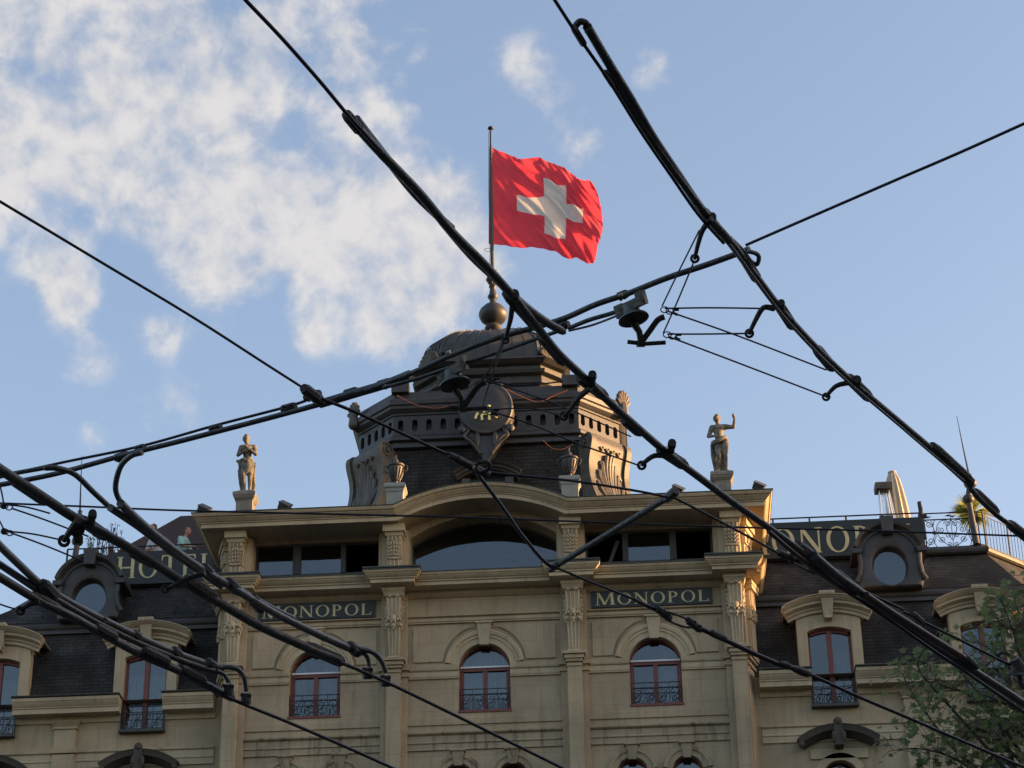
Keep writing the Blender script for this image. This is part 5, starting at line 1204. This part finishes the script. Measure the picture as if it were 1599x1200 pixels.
def sleeve(parent, P0, P1, Z, wpx, hpx=None, mt='clampd', name='clamp', bolts=False):
    a = onZ(*P0, Z); b = onZ(*P1, Z); d = (b-a); L = d.length; d.normalize(); up = Vector((0,0,1)); s_ = d.cross(up).normalized(); r_ = rad_px([P0,P1], Z, wpx)
    m_ = MB(); c = (a+b)/2
    m_.tube([a, a+d*L*.12, b-d*L*.12, b], [r_*.8, r_, r_, r_*.8], 8)
    if bolts:
        for q in (.28,.72): m_.tube([a.lerp(b,q)+s_*r_*1.25, a.lerp(b,q)-s_*r_*1.25], r_*.32, 6); m_.tube([a.lerp(b,q)-up*r_*1.2, a.lerp(b,q)], r_*.35, 6)
    return m_.build(name, M[mt], parent, smooth=True)
def knob(parent, P, Z, wpx, hpx, up_=(0,-1), name='bolt_head', mt='clampd'):   # stub standing off a rail
    a = onZ(*P, Z); b = onZ(P[0]+up_[0]*hpx, P[1]+up_[1]*hpx, Z); r_ = rad_px([P], Z, wpx)
    m_ = MB(); m_.tube([a, a.lerp(b,.55), a.lerp(b,.6), b], [r_*.75, r_*.8, r_, r_*.95], 8); return m_.build(name, M[mt], parent, smooth=True)
def hook(parent, P, Z, wpx, name='hanger_hook'):      # curved cast arm with an eye at its end
    pts = catmull([onZ(a, b, Z-.01*i) for i, (a, b) in enumerate(P)], 4); r_ = rad_px(P, Z, wpx)
    m_ = MB(); n = len(pts); m_.tube(pts, [r_*(1.1-.45*i/n) for i in range(n)], 8)
    e_ = pts[-1]; rr = r_*1.0; m_.tube([e_+AX_R*rr*1.25*math.cos(t)+AX_U*rr*1.25*math.sin(t) for t in [i*.6 for i in range(12)]], rr*.5, 6)
    return m_.build(name, M['clampd'], parent, smooth=True)
# rail A: from top left of centre to the bottom right
ZA = 5.72
A1 = line('trolley_rail', [(541,178),(552,192),(598,243),(655,302),(705,362),(755,412),(800,462),(838,510),(872,552),(912,590),(950,627),(1000,672),(1047,712),(1100,752),(1140,782),(1190,817),(1240,853),(1290,893)], ZA, 14, M['rail'],
          'dark trolley rail running from above the flag down across the right corner of the cornice', 'trolley rail')
line('contact_wire', [(372,-14),(383,0),(440,60),(500,128),(545,182),(590,232)], ZA-.03, 7, M['wire'], None, None, A1)
line('upper_tube', [(556,186),(600,243),(650,305),(705,357)], ZA+.05, 15, M['rail'], None, None, A1)
sleeve(A1, (540,178), (562,205), ZA, 20); 
line('side_tube', [(690,345),(735,398),(775,436),(812,472),(848,500),(884,521)], ZA+.03, 15, M['tube'], None, None, A1, taper=True)
for P0, P1 in (((790,458),(838,512)),((845,525),(880,566)),((905,590),(945,620)),((1030,702),(1070,728)),((975,655),(1000,676))): sleeve(A1, P0, P1, ZA+.01, 20)
knob(A1, (925,600), ZA, 15, 16, (0,-1)); knob(A1, (1048,706), ZA, 15, 15, (.1,-1)); knob(A1, (803,470), ZA, 18, 12, (0,-1))
hook(A1, [(800,478),(797,500),(793,515),(789,531)], ZA-.02, 9)
hook(A1, [(922,606),(903,622),(890,640),(880,650)], ZA-.02, 10)
hook(A1, [(1042,712),(1022,712),(1008,721),(1002,727)], ZA-.02, 10)
A2 = line('trolley_rail', [(1270,868),(1310,902),(1350,930),(1400,968),(1460,1010),(1520,1048),(1570,1080),(1612,1108)], ZA-.005, 15, M['rail'],
          'thick trolley rail crossing in front of the right dormers, with a brown rod', 'trolley rail')
line('splice_tube', [(1200,830),(1245,868),(1290,902),(1335,932)], ZA-.03, 8, M['btube'], None, None, A2)
line('brown_rod', [(1352,930),(1400,962),(1460,1000),(1505,1028)], ZA-.03, 13, M['btube'], None, None, A2)
line('contact_wire', [(1335,932),(1400,976),(1460,1018),(1520,1058),(1612,1122)], ZA-.05, 6, M['wire'], None, None, A2)
sleeve(A2, (1245,852), (1288,886), ZA+.02, 22); sleeve(A2, (1302,892), (1345,926), ZA+.01, 16); sleeve(A2, (1504,1024), (1524,1042), ZA, 14)
# rail B: from the top right of centre to the right edge
ZB = 5.78
B1 = line('trolley_rail', [(917,42),(948,95),(985,155),(1020,215),(1058,272),(1098,330),(1140,378),(1180,432),(1222,487),(1275,545),(1330,597),(1390,648),(1440,690),(1490,732),(1516,758)], ZB, 14, M['rail'],
          'long trolley rail on the right, hooked over at its top end near the top edge', 'trolley rail')
line('bent_end', [(918,50),(916,38),(906,34),(898,42)], ZB+.01, 12, M['clampd'], None, None, B1)
line('contact_wire', [(855,-18),(866,0),(905,60),(950,125),(1000,205),(1050,278),(1090,335),(1130,380)], ZB-.03, 6, M['wire'], None, None, B1)
line('edge_bar', [(950,112),(1000,192),(1050,265),(1095,325)], ZB-.01, 12, M['rail'], None, None, B1)
sleeve(B1, (896,44), (912,70), ZB-.02, 13); sleeve(B1, (943,112), (958,135), ZB-.02, 11, bolts=False)
line('highlight_strip', [(1140,382),(1180,437),(1222,492),(1275,550),(1330,602),(1390,653),(1440,696),(1506,752)], ZB-.045, 4, M['tube'], None, None, B1)
for P0, P1 in (((1098,330),(1125,365)),((1160,400),(1182,436)),((1215,475),(1238,510)),((1275,545),(1300,575)),((1325,590),(1358,622)),((1455,697),(1516,753))): sleeve(B1, P0, P1, ZB+.01, 20, bolts=False)
knob(B1, (1112,350), ZB, 15, 13, (0,-1)); knob(B1, (1220,486), ZB, 13, 14, (0,-1)); knob(B1, (1338,606), ZB, 16, 14, (0,-1))
hook(B1, [(1112,342),(1098,358),(1090,382),(1085,404)], ZB-.02, 10)
hook(B1, [(1208,482),(1192,481),(1180,500),(1170,521)], ZB-.02, 10)
hook(B1, [(1325,598),(1308,602),(1298,610),(1290,620)], ZB-.02, 9)
line('curved_tube', [(1140,372),(1160,392),(1172,408),(1182,413),(1185,402),(1180,396),(1168,393)], ZB+.03, 8, M['tube'], None, None, B1)
B2 = line('trolley_rail', [(1514,762),(1535,785),(1558,806),(1580,822),(1612,846)], ZB-.01, 9, M['rail'], 'short end of trolley rail leaving the frame at the right below the lightning rod', 'trolley rail')
sleeve(B2, (1522,768), (1556,800), ZB+.01, 17, bolts=False); sleeve(B2, (1576,818), (1614,848), ZB+.0, 18)
# cross carrier C from the left edge up to the right edge
ZC = 6.02
C1 = line('carrier_pipe', [(-14,760),(40,750),(100,737),(190,712),(270,692),(340,674),(450,645),(540,620),(600,600),(655,578),(700,557),(770,530),(830,513),(880,498),(930,476),(980,459),(1040,435),(1100,415),(1150,397),(1170,389)], ZC, 10, M['rail'],
          'black carrier pipe crossing in front of the dome, from left edge to right-hand rail', 'carrier pipe')
line('upper_wire', [(-14,747),(100,722),(220,697),(335,665),(450,635),(487,622)], ZC+.06, 5, M['wire'], None, None, C1)
line('lower_tube', [(598,606),(650,592),(700,575),(770,553),(830,532),(870,518)], ZC-.05, 7, M['rail'], None, None, C1)
line('lower_tube', [(888,513),(920,500),(960,488),(1000,472)], ZC-.05, 8, M['rail'], None, None, C1)
line('lower_tube', [(888,517),(925,508),(962,494)], ZC-.07, 4, M['tube'], None, None, C1)
line('thick_joint', [(500,631),(560,613),(600,601),(640,585)], ZC+.005, 16, M['rail'], None, None, C1)
for a, b in (((180,716),(200,710)),((213,703),(226,699)),((328,672),(346,668)),((440,640),(462,634)),((476,622),(500,614)),((538,616),(558,610)),((590,602),(610,596)),((690,556),(706,550)),((965,464),(980,458)),((868,514),(888,506))): sleeve(C1, a, b, ZC+.03, 15, bolts=True)
knob(C1, (602,603), ZC-.03, 8, 3, (0,1), 'bolt_head', 'bolt'); knob(C1, (697,552), ZC-.03, 8, 6, (1,-.3), 'bolt_head', 'bolt'); knob(C1, (966,462), ZC-.03, 7, 6, (1,-.3), 'bolt_head', 'bolt')
line('carrier_wire', [(1165,383),(1250,346),(1400,281),(1500,238),(1620,184)], ZC, 5.5, M['wire'], 'black span wire rising from the right-hand rail to the right edge of the sky', 'wire')
# bell insulators under the carrier
def insulator(cx, cy, label):
    Z0 = ZC-.10; c = onZ(cx, cy, Z0); s_ = 1.12*rad_px([(cx,cy)], Z0, 2.0)    # one photo pixel in metres
    t = thing('bell_insulator', c, label, 'insulator', 'bell insulators hanging from the carrier pipe')
    up = AX_U; rt = AX_R; fw = AX_F
    R3 = Matrix.Rotation(0, 3, 'X')
    ax = (Vector((0,0,1))-rt*.22).normalized()
    x_ = ax.cross(Vector((0,1,.2))).normalized(); y_ = ax.cross(x_)
    def rg(r_, h): return [c+ax*h*s_+x_*r_*s_*math.cos(k*math.pi/12)+y_*r_*s_*math.sin(k*math.pi/12) for k in range(24)]
    b = MB(); b.rings([rg(24,-6),rg(23,-3),rg(18,1),rg(14,5),rg(13,16),rg(11,20)], cap=True); b.build('bell', M['insul'], t, smooth=True)
    b = MB(); b.rings([rg(22,-6.2),rg(21.5,-7),rg(9,-6.5)], cap=True); b.build('black_disc', M['clampd'], t, smooth=True)
    b = MB(); d = (onZ(cx+30,cy-14,Z0)-onZ(cx-30,cy+14,Z0)).normalized(); q = d.cross(up).normalized(); pu = (up-d*up.dot(d)).normalized()
    o = c+up*16*s_-rt*3*s_; b.obox(o, d, pu, q, 27*s_, 7*s_, 5*s_); b.obox(o+d*21*s_+up*4*s_, d, pu, q, 8*s_, 11*s_, 4*s_); b.obox(o-d*21*s_-up*1*s_, d, pu, q, 8*s_, 10*s_, 4*s_); b.build('clamp_body', M['insul'], t)
    for k in (21,-21): b = MB(); o2 = o+d*k*s_+up*(3 if k > 0 else 0)*s_; b.tube([o2-fw*2*s_, o2-fw*9*s_], 3.2*s_, 6); b.tube([o2-fw*9*s_, o2-fw*11*s_], 4.4*s_, 8); b.build('bolt_head', M['bolt'], t)
    b = MB(); P = [c-up*6*s_-ax*5*s_, c+rt*10*s_-up*24*s_, c+rt*13*s_-up*42*s_]
    b.tube(P, [6*s_,5*s_,5*s_], 8); b.tube(catmull([c+rt*13*s_-up*40*s_, c+rt*26*s_-up*22*s_, c+rt*38*s_-up*6*s_, c+rt*48*s_-up*1*s_],4), 4.6*s_, 8)
    b.tube([c-rt*8*s_-up*39*s_, c+rt*18*s_-up*42*s_, c+rt*50*s_-up*40*s_], 3.4*s_, 8); b.tube([c+rt*12*s_-up*37*s_, c+rt*12*s_-up*47*s_], 6.5*s_, 6)
    b.build('arm', M['clampd'], t, smooth=True)
insulator(988, 494, 'grey green bell insulator hanging between the flag and the right-hand rail')
insulator(709, 596, 'grey green bell insulator hanging in front of the dome')
def wire(P, Z, w_, label, group=None, mt='wire'): return line('thin_wire', P, Z, w_, M[mt], label, 'wire', None, 6, 6, group)
ZW = 5.86
wire([(1038,482),(1110,481),(1186,482)], ZW, 3, 'upper of the two level bridle wires right of the insulator')
wire([(1042,522),(1100,522),(1168,521)], ZW-.02, 3, 'lower of the two level bridle wires right of the insulator')
wire([(1042,486),(1150,524),(1290,578)], ZW-.03, 3, 'upper of two bridle wires slanting to the right-hand rail')
wire([(1044,526),(1150,566),(1288,619)], ZW-.03, 3, 'lower of two bridle wires slanting to the right-hand rail')
wire([(1034,478),(1060,424),(1092,360)], ZW, 3, 'steep bridle wire left of its twin, above the insulator')
wire([(1036,520),(1060,466),(1084,408)], ZW-.01, 3, 'steep bridle wire right of its twin, above the insulator')
wire([(753,594),(773,562),(796,506)], ZW, 3, 'steep bridle wire in front of the dome, nearer the insulator')
wire([(752,640),(764,600),(788,532)], ZW-.01, 3, 'steep bridle wire in front of the dome, nearer the rail')
wire([(760,592),(810,602),(880,596)], ZW, 2.6, 'faint bridle wire across the tower cornice')
wire([(765,640),(830,638),(876,650)], ZW, 2.4, 'faint level bridle wire beside the gilt crest')
wire([(762,596),(860,628),(985,682)], ZW-.03, 2.6, 'faint bridle wire slanting over the tower frieze')
wire([(765,642),(833,664),(900,692),(1000,728)], ZW-.03, 3, 'bridle wire slanting past the right volute to its hook')
for (a, b), lab in (((1038,484),'ring joining the upper bridle wires right of the insulator'),((1042,523),'ring joining the lower bridle wires right of the insulator'),((758,592),'ring joining the bridle wires in front of the dome'),((757,641),'ring joining the bridle wires in front of the gilt crest')):
    c = onZ(a, b, ZW); s_ = rad_px([(a,b)], ZW, 2); m_ = MB()
    for dx in (0, 9): m_.tube([c+AX_R*(dx+7*math.cos(t))*s_+AX_U*(-dx*.3+5*math.sin(t))*s_ for t in [i*.57 for i in range(12)]], 1.1*s_, 6)
    m_.tube([c+AX_R*14*s_, c+AX_R*24*s_], 2.4*s_, 6); m_.tube([c+AX_R*12*s_-AX_U*4*s_, c+AX_R*22*s_-AX_U*9*s_], 2.4*s_, 6)
    tag(m_.build('wire_ring', M['clampd'], smooth=True, origin=c), lab, 'ring')
# span wire D with its fork and turnbuckles
ZD = 5.98
D1 = line('span_wire', [(-14,307),(0,315),(150,405),(300,495),(420,572),(486,614)], ZD+.05, 5, M['wire'], 'black span wire from the left edge down to the carrier pipe', 'wire')
D2 = line('span_wire', [(500,622),(560,646),(630,678),(690,706),(715,718)], ZD-.04, 6, M['wire'], 'black span wire continuing from the carrier pipe to the fork over the arched cornice', 'wire')
sleeve(D1, (474,606), (502,628), ZD+.02, 20)
sleeve(D2, (700,710), (728,724), ZD-.05, 13, name='shackle'); 
fk = line('wire_fork', [(712,716),(735,728),(762,742)], ZD-.05, 15, M['clampd'], 'rusty cast fork joining three span wires above the arched cornice', 'fork')
line('eye', [(748,722),(762,722),(764,732),(750,738),(742,730),(748,722)], ZD-.08, 7, M['clampd'], None, None, fk)
knob(fk, (738,731), ZD-.10, 8, 4, (1,0), 'bolt_head', 'bolt')
line('span_wire', [(745,740),(762,762),(790,800),(812,832),(845,872),(862,886)], ZD-.03, 6.5, M['wire'], 'span wire dropping from the fork to the foot of the strut', 'wire')
line('span_wire', [(758,737),(800,742),(900,752),(1000,768),(1042,777)], ZD-.02, 4.5, M['wire'], 'span wire running from the fork to the head of the strut', 'wire')
D3 = line('span_wire', [(862,884),(920,908),(980,932),(1030,954)], ZD-.04, 4.5, M['wire'], 'span wire over the right facade board from the strut to the turnbuckle', 'wire')
sleeve(D3, (990,936), (1028,955), ZD-.04, 7, bolts=False)
tb = thing('turnbuckle', onZ(1035,958,ZD-.04), 'black turnbuckle in front of the right arched window', 'turnbuckle')
for P in ([(1034,955),(1050,958),(1070,966),(1084,974)],[(1038,966),(1056,975),(1074,980),(1086,978)]): line('side_bar', P, ZD-.04, 4, M['clampd'], None, None, tb)
for P0, P1 in (((1026,950),(1046,966)),((1074,968),(1094,984))): sleeve(tb, P0, P1, ZD-.04, 14, name='end_block', bolts=True)
D4 = line('span_wire', [(1090,980),(1112,990),(1180,1022),(1222,1040)], ZD-.04, 9, M['wire'], 'thick sleeved span wire between the turnbuckle and the egg insulator', 'wire')
sleeve(D4, (1110,988), (1132,998), ZD-.04, 13, bolts=False)
D5 = line('span_wire', [(1262,1052),(1340,1088),(1420,1122),(1520,1165),(1612,1204)], ZD-.04, 6, M['wire'], 'span wire from the egg insulator to the bottom right corner', 'wire')
eg = MB(); a = onZ(1218,1036,ZD-.04); b = onZ(1266,1054,ZD-.04); r_ = rad_px([(1240,1045)],ZD,15); eg.tube([a, a.lerp(b,.2), a.lerp(b,.35), a.lerp(b,.65), a.lerp(b,.9), b], [r_*.5,r_*.95,r_*.6,r_,r_*.9,r_*.3], 10)
tag(eg.build('egg_insulator', M['clampd'], smooth=True, origin=a), 'dark egg shaped insulator on the span wire at the right dormer', 'insulator')
stt = line('strut', [(868,884),(1048,774)], ZD, 11, M['clamp'], 'grey tube strut slanting between two span wires below the cornice', 'strut')
sleeve(stt, (1040,780), (1056,766), ZD, 17, mt='clamp', name='end_cap', bolts=False); sleeve(stt, (858,890), (872,880), ZD, 14, mt='clamp', name='end_cap', bolts=False)
D6 = line('span_wire', [(1054,778),(1120,812),(1190,850),(1222,868)], ZD-.01, 4.5, M['wire'], 'span wire from the head of the strut past the lit cornice corner', 'wire')
tb = thing('turnbuckle', onZ(1230,868,ZD), 'small turnbuckle under the MONOPOL roof board', 'turnbuckle')
for P in ([(1235,866),(1260,876),(1275,886)],[(1232,876),(1255,888),(1272,896)]): line('side_bar', P, ZD, 4, M['clampd'], None, None, tb)
for P0, P1 in (((1214,862),(1240,874)),((1264,884),(1290,900))): sleeve(tb, P0, P1, ZD, 13, name='end_block')
line('span_wire', [(1288,896),(1330,915),(1380,938),(1410,952)], ZD, 5, M['wire'], 'span wire between the small turnbuckle and the brown rod', 'wire')
D7 = line('span_wire', [(1410,955),(1435,968),(1500,1000),(1560,1030),(1612,1054)], ZD, 5, M['wire'], 'span wire crossing the far right dormer', 'wire')
sleeve(D7, (1424,958), (1442,974), ZD, 12)
t = thing('bell_insulator', onZ(1592,1050,ZD-.05), 'black bell insulator cut by the right edge in front of the last dormer', 'insulator')
m_ = MB(); c = onZ(1592,1052,ZD-.05); s_ = rad_px([(1592,1052)],ZD,2)
m_.tube([c+AX_U*24*s_-AX_R*8*s_, c+AX_U*8*s_, c+AX_U*4*s_], [9*s_,12*s_,14*s_], 12); m_.tube([c+AX_U*4*s_, c, c-AX_U*2*s_], [16*s_,22*s_,20*s_], 16); m_.build('bell', M['clampd'], t, smooth=True)
MB().tube([c, c-AX_U*14*s_, c-AX_U*24*s_+AX_R*6*s_], [6*s_,5*s_,7*s_], 8).build('arm', M['clampd'], t, smooth=True)
wire([(-14,785),(0,786),(150,792),(300,798),(640,806),(800,811),(1130,823),(1360,829),(1500,834),(1612,838)], 6.25, 3.4, 'thin black wire running level across the whole picture below the cornice')
# rails F, G, H on the left
ZF = 5.66
F1 = line('trolley_rail', [(-14,722),(0,733),(60,772),(115,808),(170,838),(225,870),(280,905),(340,940),(400,975),(460,1003),(500,1020),(532,1033)], ZF, 17, M['rail'],
          'thick dark trolley rail from the left edge across HOTEL to the left arched window', 'trolley rail')
line('contact_wire', [(530,1034),(600,1064),(700,1112),(800,1161),(895,1208)], ZF-.03, 6, M['wire'], None, None, F1)
for P0, P1 in (((20,748),(70,782)),((128,812),(165,838)),((205,860),(240,880)),((290,905),(335,935)),((480,1010),(533,1034))): sleeve(F1, P0, P1, ZF+.01, 22, bolts=False)
knob(F1, (143,818), ZF, 15, 17, (.1,-1)); hook(F1, [(122,812),(112,826),(104,838),(100,845)], ZF-.02, 13)
m_ = MB(); c = onZ(120,828,ZF-.02); s_ = rad_px([(120,828)],ZF,2); m_.ell(c+AX_R*2*s_-AX_U*14*s_,9*s_,9*s_,9*s_,12,8); m_.ell(c,14*s_,12*s_,12*s_,12,8); m_.build('cast_knuckle', M['clampd'], F1, smooth=True)
hook(F1, [(320,895),(290,905),(268,916),(258,920)], ZF-.02, 9)
G1 = line('power_tube', [(70,731),(92,732),(118,742),(145,768),(172,793)], ZF+.10, 10, M['rail'], 'black hose arching over from the carrier pipe at the far left into a grey tube', 'tube')
line('grey_tube', [(172,793),(215,822),(255,852),(300,884),(345,915)], ZF+.06, 13, M['tube'], None, None, G1)
line('end_of_hose', [(-14,748),(20,740),(70,731)], ZF+.12, 8, M['rail'], None, None, G1)
H1 = line('power_tube', [(222,707),(205,712),(190,726),(182,748),(181,768),(190,788)], ZF+.10, 10, M['rail'], 'black hose bending down in a hook from the carrier pipe into long grey tubes', 'tube')
line('grey_tube', [(188,786),(215,812),(255,846),(310,886),(370,922),(430,958),(490,988),(555,1017)], ZF+.07, 14, M['tube'], None, None, H1)
line('second_tube', [(262,862),(300,884),(360,912),(420,946),(460,966)], ZF+.10, 8, M['tube'], None, None, H1)
for P0, P1 in (((250,842),(270,862)),((318,886),(332,902)),((356,908),(372,924)),((394,934),(408,952)),((545,1008),(560,1020))): sleeve(H1, P0, P1, ZF+.08, 20, name='band', bolts=False)
line('hose_end', [(555,1016),(570,1022),(575,1032),(576,1042)], ZF+.05, 8, M['rail'], None, None, H1)
line('hose_end', [(560,1014),(580,1018),(594,1030),(602,1048)], ZF+.06, 9, M['rail'], None, None, H1)
def wclamp(P, label):
    c = onZ(P[0], P[1], ZF); s_ = rad_px([P], ZF, 2); t = thing('feeder_clamp', c, label, 'clamp', 'feeder clamps on the contact wires')
    m_ = MB(); m_.tube([c-AX_U*13*s_, c-AX_U*5*s_, c-AX_U*3*s_, c+AX_U*6*s_], [9*s_,8*s_,7*s_,5*s_], 8); m_.tube([c-AX_R*9*s_+AX_U*3*s_, c+AX_R*9*s_+AX_U*2*s_], 3.2*s_, 6)
    for k in (-1,1): m_.tube([c+AX_R*k*6*s_-AX_U*12*s_, c+AX_R*k*5*s_], 3*s_, 6)
    m_.build('clamp_body', M['clampd'], t, smooth=True)
    MB().ell(c+AX_U*6*s_-AX_F*3*s_, 2.6*s_,2.6*s_,2.6*s_,8,6).build('bolt_head', M['bolt'], t, smooth=True)
wclamp((574,1048), 'black feeder clamp left of its twin by the second pilaster'); wclamp((602,1060), 'black feeder clamp right of its twin by the second pilaster')
# rails I, J, K at the bottom left
I1 = line('trolley_rail', [(-14,896),(0,902),(60,938),(110,962),(160,990),(220,1022),(280,1048),(330,1074),(362,1090)], ZF, 15, M['rail'],
          'lowest thick trolley rail from the left edge to the left end pilaster', 'trolley rail')
line('contact_wire', [(330,1072),(362,1092),(450,1128),(550,1171),(640,1212)], ZF-.03, 6, M['wire'], None, None, I1)
for P0, P1 in (((50,930),(92,952)),((150,980),(180,996)),((225,1016),(262,1034)),((282,1044),(318,1064))): sleeve(I1, P0, P1, ZF+.01, 19)
hook(I1, [(62,940),(46,944),(36,950),(32,954)], ZF-.02, 10)
J1 = line('power_tube', [(-14,838),(0,853),(30,882),(60,910),(84,926)], ZF+.08, 14, M['tube'], 'upper grey tube at the far left joining the lowest rail', 'tube')
line('grey_tube', [(84,926),(130,952),(190,982),(260,1014),(320,1036),(350,1043)], ZF+.08, 12, M['tube'], None, None, J1)
line('hose_end', [(348,1042),(368,1044),(380,1056),(384,1078)], ZF+.05, 9, M['rail'], None, None, J1)
K1 = line('power_tube', [(-14,874),(0,882),(30,902),(60,922),(80,930)], ZF+.06, 13, M['tube'], 'lower grey tube at the far left joining the lowest rail', 'tube')
line('grey_tube', [(80,932),(150,972),(220,1006),(290,1034),(340,1050)], ZF+.05, 11, M['rail'], None, None, K1)
line('hose_end', [(338,1048),(350,1054),(357,1066)], ZF+.04, 8, M['rail'], None, None, K1)
sleeve(K1, (66,912), (88,934), ZF+.07, 24, name='coupling', bolts=False)
for P0, P1 in (((156,966),(172,978)),((208,990),(218,998)),((270,1016),(280,1024)),((324,1034),(336,1044))): sleeve(K1, P0, P1, ZF+.08, 19, name='band', bolts=False)
wclamp((357,1074), 'black feeder clamp left of its twin at the left end pilaster'); wclamp((384,1088), 'black feeder clamp right of its twin at the left end pilaster')
# left-hand bridle
wire([(4,788),(40,792),(78,802)], ZW, 3, 'short upper bridle wire at the far left')
wire([(18,794),(70,812),(138,838)], ZW-.02, 3, 'upper bridle wire slanting under the thick rail at the far left')
wire([(8,830),(50,834),(98,844)], ZW, 3, 'short lower bridle wire at the far left')
wire([(16,832),(70,852),(128,876)], ZW-.02, 3, 'lower bridle wire slanting to the left lightning rod')
wire([(-12,740),(0,760),(6,788)], ZW, 3, 'stub of bridle wire dropping at the left edge')
wire([(-10,800),(0,815),(6,828)], ZW, 3, 'lower stub of bridle wire at the left edge')
wire([(-10,940),(12,948),(34,954)], ZW, 3, 'short bridle wire left of the lowest rail hook')
for (a, b), lab in (((5,790),'ring of the upper bridle wires at the left edge'),((6,830),'ring of the lower bridle wires at the left edge')):
    c = onZ(a, b, ZW); s_ = rad_px([(a,b)], ZW, 2); m_ = MB()
    for dx in (2, 10): m_.tube([c+AX_R*(dx+6*math.cos(t))*s_+AX_U*(-dx*.3+4.5*math.sin(t))*s_ for t in [i*.57 for i in range(12)]], 1.1*s_, 6)
    m_.ell(c, 6*s_,6*s_,6*s_,8,6); tag(m_.build('wire_ring', M['clampd'], smooth=True, origin=c), lab, 'ring')
# ---------------------------------------------------------------- street tree at the right
TY = -33.0
tree = thing('maple_tree', (onY(1660,1190,TY).x+1.2, TY, .13), 'young maple with fresh green leaves at the lower right, in front of the hotel', 'tree')
tb_ = Vector((onY(1660,1190,TY).x+1.2, TY, .13)); crotch = onY(1690,1330,TY)
tr_ = MB(); tr_.tube(catmull([tb_, tb_+Vector((.05,0,2.5)), tb_+Vector((-.02,.1,5)), crotch], 4), [.22-.11*i/12 for i in range(13)], 12)
lv = MB()
tips = [[(1690,1330),(1600,1260),(1500,1190),(1440,1170),(1395,1172)],[(1600,1260),(1500,1180),(1450,1120),(1420,1075),(1408,1050)],[(1640,1290),(1560,1190),(1480,1100),(1440,1055),(1432,1030)],
        [(1640,1290),(1590,1170),(1520,1090),(1470,1070),(1450,1040)],[(1600,1260),(1560,1130),(1500,1050),(1470,1020),(1450,1002)],[(1690,1330),(1640,1150),(1600,1050),(1580,980),(1562,935)],
        [(1640,1150),(1620,1040),(1595,970),(1582,930)],[(1640,1150),(1590,1060),(1540,1010),(1500,1000)],[(1690,1330),(1700,1100),(1640,1000),(1610,930)],[(1640,1290),(1600,1200),(1560,1160),(1520,1150)],
        [(1690,1330),(1780,1150),(1760,1000),(1720,930)],[(1690,1330),(1850,1200),(1880,1080)],[(1600,1260),(1540,1230),(1470,1215),(1400,1215)],[(1600,1050),(1570,1020),(1545,1035),(1520,1060)],[(1620,1120),(1590,1110),(1560,1095),(1535,1085)],
        [(1640,1160),(1600,1130),(1580,1075),(1560,1055)],[(1660,1200),(1610,1180),(1570,1185),(1530,1200)],[(1600,1000),(1590,985),(1570,980),(1555,965)]]
for i, P in enumerate(tips):
    pts = []
    for j, (a, b) in enumerate(P): pts.append(onY(a, b, TY+.9*math.sin(i*2.1)*(j/len(P))))
    c = catmull(pts, 5); n = len(c); tr_.tube(c, [max(.005, .026*(1-k/n)**1.2+.004) for k in range(n)], 7)
    for k in range(n//3, n):
        for q in range(2):
            d = Vector((random.gauss(0,1),random.gauss(0,1),random.gauss(0,.8))).normalized(); L = random.uniform(.12,.42)
            e_ = c[k]+d*L; tr_.tube([c[k], c[k].lerp(e_,.5)+Vector((0,0,.03)), e_], .0035, 4)
            for z in range(random.randint(1,4)): leaf(lv, e_+Vector((random.gauss(0,.07),random.gauss(0,.07),random.gauss(0,.06)-.02)), random.uniform(.07,.135), True)
for a, b, rx, rz, n in ((1590,1030,.35,.7,300),(1600,970,.25,.35,110),(1585,1150,.6,.6,330),(1500,1150,.6,.5,230),(1450,1160,.35,.35,110),(1480,1080,.45,.35,130),(1700,1100,1.2,1.6,1200),(1540,1120,.4,.3,100),(1440,1120,.25,.3,60)):
    leafblob(lv, onY(a, b, TY), rx, .8, rz, int(n*.32), .11, True)
tr_.build('trunk', M['bark'], tree, smooth=True)
lv.build('crown', M['leaf'], tree)
